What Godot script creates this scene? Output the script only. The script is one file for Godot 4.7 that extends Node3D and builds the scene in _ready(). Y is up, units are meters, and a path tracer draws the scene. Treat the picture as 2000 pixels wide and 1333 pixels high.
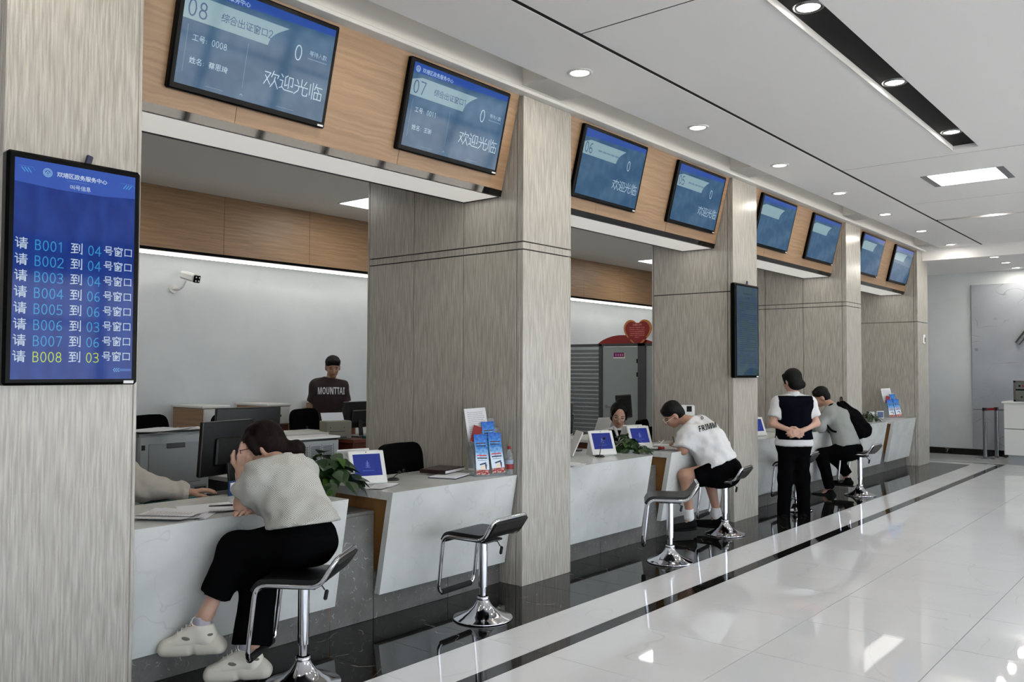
extends Node3D
# A service hall: a row of tiled columns, tilted wooden bulkheads with displays, marble counters, stools and people.

const BAY := 3.55
const FRONT := -4.03
var M := {}
var taken := {}

# ---------------------------------------------------------------- mesh building
class MB:
	var v := PackedVector3Array()
	var n := PackedVector3Array()
	var uv := PackedVector2Array()
	var col := PackedColorArray()
	var idx := PackedInt32Array()
	var tint := Color.WHITE
	var tinted := false

	func vert(p: Vector3, nn: Vector3, t: Vector2 = Vector2.ZERO) -> int:
		v.append(p); n.append(nn); uv.append(t); col.append(tint)
		return v.size() - 1

	func face(i: int, j: int, k: int) -> void:
		var g := (v[j] - v[i]).cross(v[k] - v[i])
		if g.dot(n[i] + n[j] + n[k]) > 0.0:
			idx.append(i); idx.append(k); idx.append(j)
		else:
			idx.append(i); idx.append(j); idx.append(k)

	func quad(a: Vector3, b: Vector3, c: Vector3, d: Vector3, nn: Vector3, u0 := Vector2(0, 1), u1 := Vector2(1, 0)) -> void:
		# a lower left, b lower right, c upper right, d upper left
		var i := vert(a, nn, u0)
		var j := vert(b, nn, Vector2(u1.x, u0.y))
		var k := vert(c, nn, u1)
		var l := vert(d, nn, Vector2(u0.x, u1.y))
		face(i, j, k); face(i, k, l)

	func poly(pts: Array, nn: Vector3) -> void:
		var s := v.size()
		for p in pts:
			vert(p, nn)
		for i in range(1, pts.size() - 1):
			face(s, s + i, s + i + 1)

	func box(c: Vector3, s: Vector3, r := 0.0, b := Basis.IDENTITY) -> void:
		var h := s * 0.5
		r = minf(r, minf(h.x, minf(h.y, h.z)) * 0.9)
		var ax := [Vector3.RIGHT, Vector3.UP, Vector3.BACK]
		for a in 3:
			var a1 := (a + 1) % 3
			var a2 := (a + 2) % 3
			for sg in [-1.0, 1.0]:
				var nn: Vector3 = ax[a] * sg
				var o: Vector3 = nn * h[a]
				var e1: Vector3 = ax[a1] * (h[a1] - r)
				var e2: Vector3 = ax[a2] * (h[a2] - r)
				quad(c + b * (o - e1 - e2), c + b * (o + e1 - e2), c + b * (o + e1 + e2), c + b * (o - e1 + e2), b * nn)
		if r <= 0.0:
			return
		for a in 3:
			var a1 := (a + 1) % 3
			var a2 := (a + 2) % 3
			for s1 in [-1.0, 1.0]:
				for s2 in [-1.0, 1.0]:
					var n1: Vector3 = ax[a1] * s1
					var n2: Vector3 = ax[a2] * s2
					var e: Vector3 = ax[a] * (h[a] - r)
					var p1: Vector3 = n1 * h[a1] + n2 * (h[a2] - r)
					var p2: Vector3 = n1 * (h[a1] - r) + n2 * h[a2]
					quad(c + b * (p1 - e), c + b * (p1 + e), c + b * (p2 + e), c + b * (p2 - e), b * (n1 + n2).normalized())
		for sx in [-1.0, 1.0]:
			for sy in [-1.0, 1.0]:
				for sz in [-1.0, 1.0]:
					var g := Vector3(sx, sy, sz)
					poly([c + b * (g * (h - Vector3(0, r, r))), c + b * (g * (h - Vector3(r, 0, r))), c + b * (g * (h - Vector3(r, r, 0)))], (b * g).normalized())

	func bx(x0: float, x1: float, y0: float, y1: float, z0: float, z1: float, r := 0.0) -> void:
		box(Vector3(x0 + x1, y0 + y1, z0 + z1) * 0.5, Vector3(absf(x1 - x0), absf(y1 - y0), absf(z1 - z0)), r)

	func tube(pts: Array, rad, seg := 10, closed := false) -> void:
		var m := pts.size()
		var up := Vector3.UP
		var rings := []
		var tprev := Vector3.ZERO
		for i in m:
			var a: Vector3 = pts[(i - 1 + m) % m] if (closed or i > 0) else pts[i]
			var c: Vector3 = pts[(i + 1) % m] if (closed or i < m - 1) else pts[i]
			var t := (c - a).normalized()
			if i == 0:
				up = Vector3.UP if absf(t.y) < 0.9 else Vector3.RIGHT
			up = (up - t * up.dot(t)).normalized()
			var sd := t.cross(up)
			var r: float = rad[i] if rad is Array else rad
			var s := v.size()
			for j in seg + 1:
				var w := TAU * j / seg
				var d := up * cos(w) + sd * sin(w)
				vert(pts[i] + d * r, d, Vector2(float(j) / seg, float(i)))
			rings.append(s)
			tprev = t
		var last := m if closed else m - 1
		for i in last:
			var s0: int = rings[i]
			var s1: int = rings[(i + 1) % m]
			for j in seg:
				face(s0 + j, s0 + j + 1, s1 + j); face(s0 + j + 1, s1 + j + 1, s1 + j)
		if not closed:
			for e in [0, m - 1]:
				var nn: Vector3 = ((pts[0] - pts[1]) if e == 0 else (pts[m - 1] - pts[m - 2])).normalized()
				var ring := []
				for j in seg:
					ring.append(v[rings[e] + j])
				poly(ring, nn)

	func lathe(prof: Array, c: Vector3, seg := 24, b := Basis.IDENTITY) -> void:
		# profile of Vector2(radius, height)
		var m := prof.size()
		for i in m - 1:
			var p0: Vector2 = prof[i]
			var p1: Vector2 = prof[i + 1]
			var d := p1 - p0
			if d.length() < 1e-6:
				continue
			var nn := Vector2(d.y, -d.x).normalized()
			var s := v.size()
			for j in seg + 1:
				var w := TAU * j / seg
				var dir := Vector3(cos(w), 0, sin(w))
				var nv := b * (dir * nn.x + Vector3.UP * nn.y)
				vert(c + b * (dir * p0.x + Vector3.UP * p0.y), nv, Vector2(float(j) / seg, 0))
				vert(c + b * (dir * p1.x + Vector3.UP * p1.y), nv, Vector2(float(j) / seg, 1))
			for j in seg:
				var k := s + j * 2
				face(k, k + 1, k + 2); face(k + 1, k + 3, k + 2)

	func slathe(prof: Array, c: Vector3, seg := 28, b := Basis.IDENTITY) -> void:
		# smooth lathe
		var m := prof.size()
		var s := v.size()
		for i in m:
			var a: Vector2 = prof[maxi(i - 1, 0)]
			var e: Vector2 = prof[mini(i + 1, m - 1)]
			var d := (e - a).normalized()
			var nn := Vector2(d.y, -d.x)
			for j in seg + 1:
				var w := TAU * j / seg
				var dir := Vector3(cos(w), 0, sin(w))
				vert(c + b * (dir * prof[i].x + Vector3.UP * prof[i].y), b * (dir * nn.x + Vector3.UP * nn.y), Vector2(float(j) / seg, float(i) / (m - 1)))
		for i in m - 1:
			for j in seg:
				var k := s + i * (seg + 1) + j
				var l := k + seg + 1
				face(k, k + 1, l); face(k + 1, l + 1, l)

	func cyl(c: Vector3, r: float, h: float, seg := 20, b := Basis.IDENTITY) -> void:
		lathe([Vector2(0.0001, -h * 0.5), Vector2(r, -h * 0.5), Vector2(r, h * 0.5), Vector2(0.0001, h * 0.5)], c, seg, b)

	func prism(p2: Array, t: Transform3D, depth: float) -> void:
		# polygon in the local xy plane, pushed along local z
		var area := 0.0
		for i in p2.size():
			area += p2[i].cross(p2[(i + 1) % p2.size()])
		if area < 0.0:
			p2 = p2.duplicate()
			p2.reverse()
		var tri := Geometry2D.triangulate_polygon(PackedVector2Array(p2))
		for sd in [0, 1]:
			var nn := t.basis * (Vector3.BACK if sd == 1 else Vector3.FORWARD)
			var s := v.size()
			for q in p2:
				vert(t * Vector3(q.x, q.y, depth * sd), nn.normalized(), Vector2(q.x, q.y))
			for i in range(0, tri.size(), 3):
				face(s + tri[i], s + tri[i + 1], s + tri[i + 2])
		for i in p2.size():
			var a: Vector2 = p2[i]
			var b: Vector2 = p2[(i + 1) % p2.size()]
			var e := b - a
			quad(t * Vector3(a.x, a.y, 0), t * Vector3(b.x, b.y, 0), t * Vector3(b.x, b.y, depth), t * Vector3(a.x, a.y, depth), (t.basis * Vector3(e.y, -e.x, 0)).normalized())

	func ball(c: Vector3, r: Vector3, seg := 14, b := Basis.IDENTITY) -> void:
		var s := v.size()
		var rows := seg / 2
		for i in rows + 1:
			var a := PI * i / rows
			for j in seg + 1:
				var w := TAU * j / seg
				var d := Vector3(sin(a) * cos(w), cos(a), sin(a) * sin(w))
				vert(c + b * (d * r), (b * (d / r)).normalized())
		for i in rows:
			for j in seg:
				var k := s + i * (seg + 1) + j
				var l := k + seg + 1
				face(k, k + 1, l); face(k + 1, l + 1, l)

	func mesh() -> ArrayMesh:
		var a := []
		a.resize(Mesh.ARRAY_MAX)
		a[Mesh.ARRAY_VERTEX] = v
		a[Mesh.ARRAY_NORMAL] = n
		a[Mesh.ARRAY_TEX_UV] = uv
		if tinted:
			a[Mesh.ARRAY_COLOR] = col
		a[Mesh.ARRAY_INDEX] = idx
		var am := ArrayMesh.new()
		am.add_surface_from_arrays(Mesh.PRIMITIVE_TRIANGLES, a)
		return am

# ---------------------------------------------------------------- nodes
func numbered(called: String) -> String:
	var k: int = taken.get(called, 0)
	taken[called] = k + 1
	return called if k == 0 else "%s_%03d" % [called, k]

func tag(o: Node3D, label: String, category: String, group := "") -> void:
	o.set_meta("label", label)
	o.set_meta("category", category)
	if group != "":
		o.set_meta("group", group)

func thing(called: String, label: String, category: String, at := Vector3.ZERO, turn := 0.0, group := "") -> Node3D:
	var o := Node3D.new()
	o.name = numbered(called)
	add_child(o)
	o.position = at
	o.rotation.y = turn
	tag(o, label, category, group)
	return o

func part(parent: Node3D, called: String, mb, m: Material, label := "") -> MeshInstance3D:
	var o := MeshInstance3D.new()
	o.name = called
	o.mesh = mb.mesh() if mb is MB else mb
	o.material_override = m
	parent.add_child(o, true)
	if label != "":
		o.set_meta("label", label)
	return o

func solo(called: String, mb, m: Material, label: String, category: String, at := Vector3.ZERO, turn := 0.0, group := "") -> MeshInstance3D:
	var o := MeshInstance3D.new()
	o.name = numbered(called)
	o.mesh = mb.mesh() if mb is MB else mb
	o.material_override = m
	add_child(o)
	o.position = at
	o.rotation.y = turn
	tag(o, label, category, group)
	return o

func structure(called: String, mb, m: Material, label := "") -> MeshInstance3D:
	var o := MeshInstance3D.new()
	o.name = numbered(called)
	if mb != null:
		o.mesh = mb.mesh() if mb is MB else mb
	o.material_override = m
	add_child(o)
	o.set_meta("kind", "structure")
	if label != "":
		o.set_meta("label", label)
	return o

func frame_node(called: String, label := "") -> Node3D:
	var o := Node3D.new()
	o.name = numbered(called)
	add_child(o)
	o.set_meta("kind", "structure")
	if label != "":
		o.set_meta("label", label)
	return o

func copy_of(src: Node3D, label: String, at: Vector3, turn: float) -> Node3D:
	var c: Node3D = src.duplicate()
	c.name = numbered(String(src.name))
	add_child(c)
	c.position = at
	c.rotation.y = turn
	c.set_meta("label", label)
	return c

func boxed(x0: float, x1: float, y0: float, y1: float, z0: float, z1: float, r := 0.0) -> MB:
	var b := MB.new()
	b.bx(x0, x1, y0, y1, z0, z1, r)
	return b

func bent(pts: Array, r := 0.04, k := 5) -> Array:
	# rounds the corners of a path
	var out := [pts[0]]
	for i in range(1, pts.size() - 1):
		var a: Vector3 = pts[i - 1]
		var b: Vector3 = pts[i]
		var c: Vector3 = pts[i + 1]
		var d0 := (a - b).normalized() * minf(r, a.distance_to(b) * 0.48)
		var d1 := (c - b).normalized() * minf(r, c.distance_to(b) * 0.48)
		for j in k + 1:
			var t := float(j) / k
			out.append((b + d0) * (1 - t) * (1 - t) + b * 2 * t * (1 - t) + (b + d1) * t * t)
	out.append(pts[pts.size() - 1])
	return out

# ---------------------------------------------------------------- materials
func flat(c: Color, rough := 0.6, metal := 0.0) -> StandardMaterial3D:
	var m := StandardMaterial3D.new()
	m.albedo_color = c
	m.roughness = rough
	m.metallic = metal
	return m

func glow(c: Color, e: float) -> StandardMaterial3D:
	var m := flat(Color(0.8, 0.8, 0.8), 0.5)
	m.emission_enabled = true
	m.emission = c
	m.emission_energy_multiplier = e
	return m

func noise(sd: int, f: float, oct := 4) -> FastNoiseLite:
	var q := FastNoiseLite.new()
	q.seed = sd
	q.noise_type = FastNoiseLite.TYPE_SIMPLEX_SMOOTH
	q.frequency = f
	q.fractal_type = FastNoiseLite.FRACTAL_FBM
	q.fractal_octaves = oct
	return q

func tex(img: Image) -> ImageTexture:
	img.generate_mipmaps()
	return ImageTexture.create_from_image(img)

func triplanar(m: StandardMaterial3D, t: Texture2D, sc: Vector3, world := true) -> StandardMaterial3D:
	m.albedo_texture = t
	m.uv1_triplanar = true
	m.uv1_world_triplanar = world
	m.uv1_scale = sc
	m.uv1_triplanar_sharpness = 8.0
	return m

func field(sd: int, f: float, w: int, h: int, sx: float, sy: float, oct := 3) -> PackedByteArray:
	# seamless noise, stretched by drawing it small and enlarging it
	var q := noise(sd, f, oct)
	var img := q.get_seamless_image(maxi(int(w * sx), 8), maxi(int(h * sy), 8))
	img.convert(Image.FORMAT_L8)
	img.resize(w, h, Image.INTERPOLATE_CUBIC)
	return img.get_data()

func grain_image(w: int, h: int, along_u: bool, c0: Color, c1: Color, c2: Color, sd: int, f: float, stretch: float, contrast: float, bend := 10.0) -> Image:
	var img := Image.create(w, h, false, Image.FORMAT_RGB8)
	var sx := stretch if along_u else 1.0
	var sy := 1.0 if along_u else stretch
	var fa := field(sd, f, w, h, sx, sy, 3)
	var fb := field(sd + 7, f * 0.35, w, h, sx * 2.0 if along_u else 1.0, sy if along_u else stretch * 2.0, 2)
	var fw := field(sd + 3, 0.012, w, h, 1.0, 1.0, 2)
	for y in h:
		for x in w:
			var k := int((fw[y * w + x] / 255.0 - 0.5) * bend)
			var i := ((y + k + h) % h) * w + x if along_u else y * w + (x + k + w) % w
			var t := clampf(0.5 + (fa[i] / 255.0 - 0.5) * contrast, 0, 1)
			var c := c0.lerp(c1, t).lerp(c2, clampf((fb[i] / 255.0 - 0.45) * 1.6, 0, 1) * 0.6)
			img.set_pixel(x, y, c)
	return img

func veins_image(w: int, h: int, base: Color, cloud: Color, vein: Color, sd: int, cloud_f: float, vein_f: float, vein_w: float, vein_k: float, sx := 1.0, sy := 1.0) -> Image:
	var img := Image.create(w, h, false, Image.FORMAT_RGB8)
	var fa := field(sd, cloud_f, w, h, 1.0, 1.0, 4)
	var fb := field(sd + 5, vein_f, w, h, sx, sy, 3)
	var fc := field(sd + 11, cloud_f * 1.5, w, h, 1.0, 1.0, 2)
	for i in w * h:
		var c := base.lerp(cloud, fa[i] / 255.0)
		var l := clampf(1.0 - absf(fb[i] / 255.0 - 0.5) / vein_w, 0, 1) * clampf((fc[i] / 255.0 - 0.42) * 4.0, 0, 1)
		img.set_pixel(i % w, i / w, c.lerp(vein, l * vein_k))
	return img
# strokes of each character on a 100 x 100 square, y down
const STROKES := {
	"请": [[14, 10, 24, 20], [8, 36, 24, 36, 24, 82, 36, 70], [40, 18, 92, 18], [45, 33, 88, 33], [36, 48, 96, 48], [66, 8, 66, 48], [46, 60, 46, 94], [46, 60, 86, 60, 86, 92, 78, 92], [46, 71, 86, 71], [46, 82, 86, 82]],
	"到": [[8, 16, 58, 16], [34, 16, 14, 42, 52, 38], [44, 28, 56, 44], [10, 60, 56, 60], [33, 44, 33, 86], [6, 88, 60, 82], [70, 20, 70, 68], [90, 8, 90, 92, 80, 88]],
	"号": [[26, 10, 76, 10, 76, 36, 26, 36, 26, 10], [8, 50, 94, 50], [34, 50, 28, 68, 78, 68, 76, 92, 58, 92]],
	"窗": [[50, 4, 50, 14], [10, 32, 10, 16, 90, 16, 90, 32], [36, 24, 16, 38], [64, 24, 86, 36], [46, 36, 40, 46], [20, 48, 20, 96], [20, 48, 80, 48, 80, 96], [20, 94, 80, 94], [46, 54, 30, 72], [44, 60, 66, 60, 34, 88], [38, 68, 58, 80]],
	"口": [[16, 18, 16, 88], [16, 18, 84, 18, 84, 88], [16, 82, 84, 82]],
	"双": [[8, 20, 44, 20, 8, 88], [12, 36, 46, 82], [52, 20, 92, 20, 52, 90], [58, 36, 96, 90]],
	"塔": [[6, 38, 36, 38], [21, 14, 21, 78], [4, 82, 38, 72], [42, 22, 96, 22], [56, 10, 56, 34], [80, 10, 80, 34], [68, 30, 40, 54], [68, 30, 98, 54], [52, 54, 84, 54], [50, 66, 50, 94], [50, 66, 86, 66, 86, 94], [50, 92, 86, 92]],
	"区": [[90, 12, 14, 12, 14, 90, 94, 90], [30, 28, 76, 74], [74, 24, 28, 76]],
	"政": [[6, 16, 52, 16], [30, 16, 30, 80], [30, 46, 50, 46], [14, 40, 14, 80], [4, 86, 54, 78], [66, 8, 52, 44], [62, 26, 96, 26], [86, 26, 76, 60, 50, 92], [58, 44, 76, 70, 96, 92]],
	"务": [[40, 6, 14, 40], [36, 18, 74, 18, 44, 42, 10, 52], [34, 28, 60, 42, 92, 52], [20, 62, 80, 62, 76, 92, 60, 90], [50, 50, 46, 70, 16, 94]],
	"服": [[14, 12, 14, 60, 8, 92], [14, 12, 38, 12, 38, 90, 30, 88], [14, 34, 38, 34], [14, 54, 38, 54], [52, 12, 52, 94], [52, 12, 88, 12, 86, 36, 74, 34], [54, 48, 86, 48, 74, 74, 56, 92], [60, 56, 76, 78, 96, 92]],
	"中": [[14, 28, 86, 28, 86, 62, 14, 62, 14, 28], [50, 6, 50, 96]],
	"心": [[14, 50, 6, 78], [32, 38, 32, 78, 42, 88, 70, 88, 78, 68], [48, 20, 60, 42], [80, 40, 94, 66]],
	"叫": [[10, 24, 42, 24, 42, 72, 10, 72, 10, 24], [60, 20, 60, 72, 88, 60], [88, 10, 88, 94]],
	"信": [[30, 8, 8, 50], [22, 34, 22, 94], [62, 6, 68, 16], [38, 24, 96, 24], [44, 40, 88, 40], [44, 54, 88, 54], [46, 68, 46, 94], [46, 68, 88, 68, 88, 94], [46, 90, 88, 90]],
	"息": [[48, 4, 40, 14], [26, 14, 26, 60], [26, 14, 74, 14, 74, 60], [26, 29, 74, 29], [26, 44, 74, 44], [26, 59, 74, 59], [18, 70, 8, 88], [34, 68, 36, 86, 44, 92, 64, 92, 70, 82], [48, 66, 56, 78], [78, 66, 92, 84]],
	"综": [[32, 8, 12, 34, 28, 34, 8, 60], [8, 58, 34, 54], [8, 88, 38, 78], [68, 4, 72, 14], [44, 28, 44, 18, 96, 18, 94, 28], [54, 36, 86, 36], [42, 54, 98, 54], [70, 54, 70, 92, 62, 90], [54, 66, 42, 84], [86, 66, 98, 82]],
	"合": [[50, 6, 6, 48], [50, 6, 96, 48], [30, 44, 70, 44], [24, 60, 24, 94], [24, 60, 76, 60, 76, 94], [24, 90, 76, 90]],
	"出": [[50, 6, 50, 90], [18, 20, 18, 46, 82, 46], [82, 20, 82, 46], [10, 58, 10, 90, 90, 90], [90, 58, 90, 92]],
	"证": [[14, 10, 26, 20], [6, 36, 24, 36, 24, 84, 38, 72], [42, 16, 94, 16], [68, 16, 68, 88], [68, 50, 92, 50], [50, 44, 50, 88], [38, 88, 98, 88]],
	"工": [[14, 18, 86, 18], [50, 18, 50, 84], [6, 84, 94, 84]],
	"姓": [[24, 8, 12, 60, 40, 90], [4, 32, 42, 32], [38, 32, 30, 66, 6, 92], [56, 14, 46, 42], [52, 32, 94, 32], [70, 8, 70, 88], [52, 58, 90, 58], [44, 88, 98, 88]],
	"名": [[46, 6, 14, 42], [42, 18, 80, 18, 54, 50, 8, 74], [36, 34, 52, 46], [36, 58, 36, 94], [36, 58, 84, 58, 84, 94], [36, 90, 84, 90]],
	"等": [[24, 6, 10, 26], [20, 14, 46, 14], [32, 16, 36, 24], [62, 6, 50, 24], [58, 14, 94, 14], [72, 16, 78, 24], [18, 34, 82, 34], [50, 26, 50, 48], [6, 48, 94, 48], [10, 64, 90, 64], [68, 50, 68, 94, 56, 90], [32, 72, 42, 84]],
	"待": [[28, 6, 8, 26], [32, 28, 6, 54], [20, 44, 20, 94], [46, 20, 92, 20], [68, 6, 68, 40], [38, 40, 98, 40], [40, 58, 96, 58], [80, 42, 80, 94, 68, 90], [48, 68, 56, 80]],
	"人": [[50, 8, 48, 40, 6, 92], [50, 40, 96, 92]],
	"数": [[28, 6, 28, 44], [6, 24, 52, 24], [12, 10, 18, 20], [44, 8, 38, 18], [28, 26, 8, 44], [28, 28, 50, 42], [4, 62, 54, 62], [28, 48, 12, 76, 44, 94], [44, 62, 32, 80, 8, 94], [68, 6, 56, 42], [64, 26, 98, 26], [88, 26, 78, 62, 54, 94], [62, 44, 80, 72, 98, 94]],
	"欢": [[6, 22, 42, 22, 6, 86], [10, 40, 44, 82], [60, 8, 50, 40], [58, 24, 94, 24, 88, 40], [72, 36, 68, 62, 48, 94], [70, 52, 96, 94]],
	"迎": [[12, 10, 24, 22], [6, 42, 24, 42, 22, 76], [6, 84, 24, 76, 40, 88, 98, 88], [54, 10, 40, 20, 40, 66, 56, 58], [64, 16, 64, 76], [64, 16, 90, 16, 90, 62, 80, 60]],
	"光": [[50, 6, 50, 42], [18, 14, 30, 34], [82, 12, 70, 34], [6, 46, 94, 46], [36, 46, 32, 70, 8, 92], [62, 46, 62, 84, 70, 90, 92, 88, 94, 74]],
	"临": [[12, 16, 12, 76], [30, 6, 30, 94], [54, 6, 42, 40], [48, 24, 94, 24], [62, 32, 74, 46], [44, 54, 44, 92], [44, 54, 92, 54, 92, 92], [68, 54, 68, 90], [44, 90, 92, 90]],
	"蔡": [[6, 16, 94, 16], [34, 6, 34, 26], [66, 6, 66, 26], [30, 26, 8, 52], [26, 34, 46, 34, 12, 66], [22, 44, 34, 50], [54, 32, 90, 32, 66, 56], [60, 36, 94, 66], [34, 58, 70, 58], [16, 70, 86, 70], [50, 70, 50, 96], [32, 78, 16, 92], [66, 78, 84, 90]],
	"思": [[18, 8, 82, 8, 82, 52, 18, 52, 18, 8], [18, 30, 82, 30], [50, 8, 50, 52], [18, 64, 8, 88], [34, 62, 36, 86, 44, 92, 66, 92, 72, 80], [48, 60, 56, 74], [78, 62, 92, 84]],
	"琦": [[6, 18, 38, 18], [8, 46, 36, 46], [22, 18, 22, 76], [4, 82, 40, 72], [46, 22, 96, 22], [70, 8, 50, 40], [70, 22, 94, 40], [42, 48, 98, 48], [84, 48, 84, 94, 74, 92], [52, 60, 72, 60, 72, 78, 52, 78, 52, 60]],
	"王": [[12, 16, 88, 16], [18, 48, 82, 48], [50, 16, 50, 86], [6, 86, 94, 86]],
	"昕": [[10, 16, 38, 16, 38, 82, 10, 82, 10, 16], [10, 48, 38, 48], [90, 10, 54, 20, 54, 58, 46, 90], [54, 44, 98, 44], [78, 44, 78, 94]],
	"文": [[50, 6, 54, 18], [8, 28, 92, 28], [70, 28, 52, 64, 8, 92], [28, 28, 50, 64, 94, 92]],
	"明": [[10, 16, 38, 16, 38, 78, 10, 78, 10, 16], [10, 46, 38, 46], [54, 12, 54, 62, 46, 92], [54, 12, 88, 12, 88, 92, 78, 90], [54, 36, 88, 36], [54, 58, 88, 58]],
	"公": [[36, 10, 8, 48], [62, 10, 94, 48], [44, 46, 24, 84, 76, 80], [64, 60, 86, 92]],
	"约": [[30, 6, 10, 34, 28, 34, 8, 60], [8, 58, 36, 54], [6, 88, 38, 76], [58, 6, 44, 46], [54, 26, 92, 26, 88, 90, 74, 86], [60, 48, 70, 64]],
	"0": [[51, 50, 49, 66, 45, 80, 38, 89, 30, 92, 22, 89, 15, 80, 11, 66, 9, 50, 11, 34, 15, 20, 22, 11, 30, 8, 38, 11, 45, 20, 49, 34, 51, 50]],
	"1": [[14, 22, 32, 8, 32, 92]],
	"2": [[8, 28, 12, 14, 30, 8, 48, 16, 50, 32, 40, 50, 8, 92, 54, 92]],
	"3": [[8, 16, 28, 8, 46, 14, 48, 32, 40, 46, 22, 48], [22, 48, 44, 54, 52, 70, 46, 86, 28, 92, 8, 86]],
	"4": [[42, 92, 42, 8, 6, 66, 56, 66]],
	"5": [[48, 8, 14, 8, 10, 48, 30, 42, 48, 52, 50, 70, 42, 88, 24, 92, 8, 86]],
	"6": [[46, 10, 28, 14, 14, 32, 9, 60, 14, 84, 30, 92, 46, 84, 50, 66, 42, 52, 28, 48, 12, 60]],
	"7": [[8, 8, 52, 8, 24, 92]],
	"8": [[47, 29, 46, 37, 42, 43, 37, 47, 30, 49, 23, 47, 18, 43, 14, 37, 13, 29, 14, 21, 18, 15, 23, 11, 30, 9, 37, 11, 42, 15, 46, 21, 47, 29], [51, 70, 49, 78, 45, 86, 38, 90, 30, 92, 22, 90, 15, 86, 11, 78, 9, 70, 11, 62, 15, 54, 22, 50, 30, 48, 38, 50, 45, 54, 49, 62, 51, 70]],
	"B": [[10, 8, 10, 92], [10, 8, 34, 8, 46, 18, 46, 36, 34, 46, 10, 46], [34, 46, 48, 56, 50, 76, 40, 90, 10, 92]],
	"：": [[18, 46, 18, 50], [18, 78, 18, 82]],
}
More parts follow.
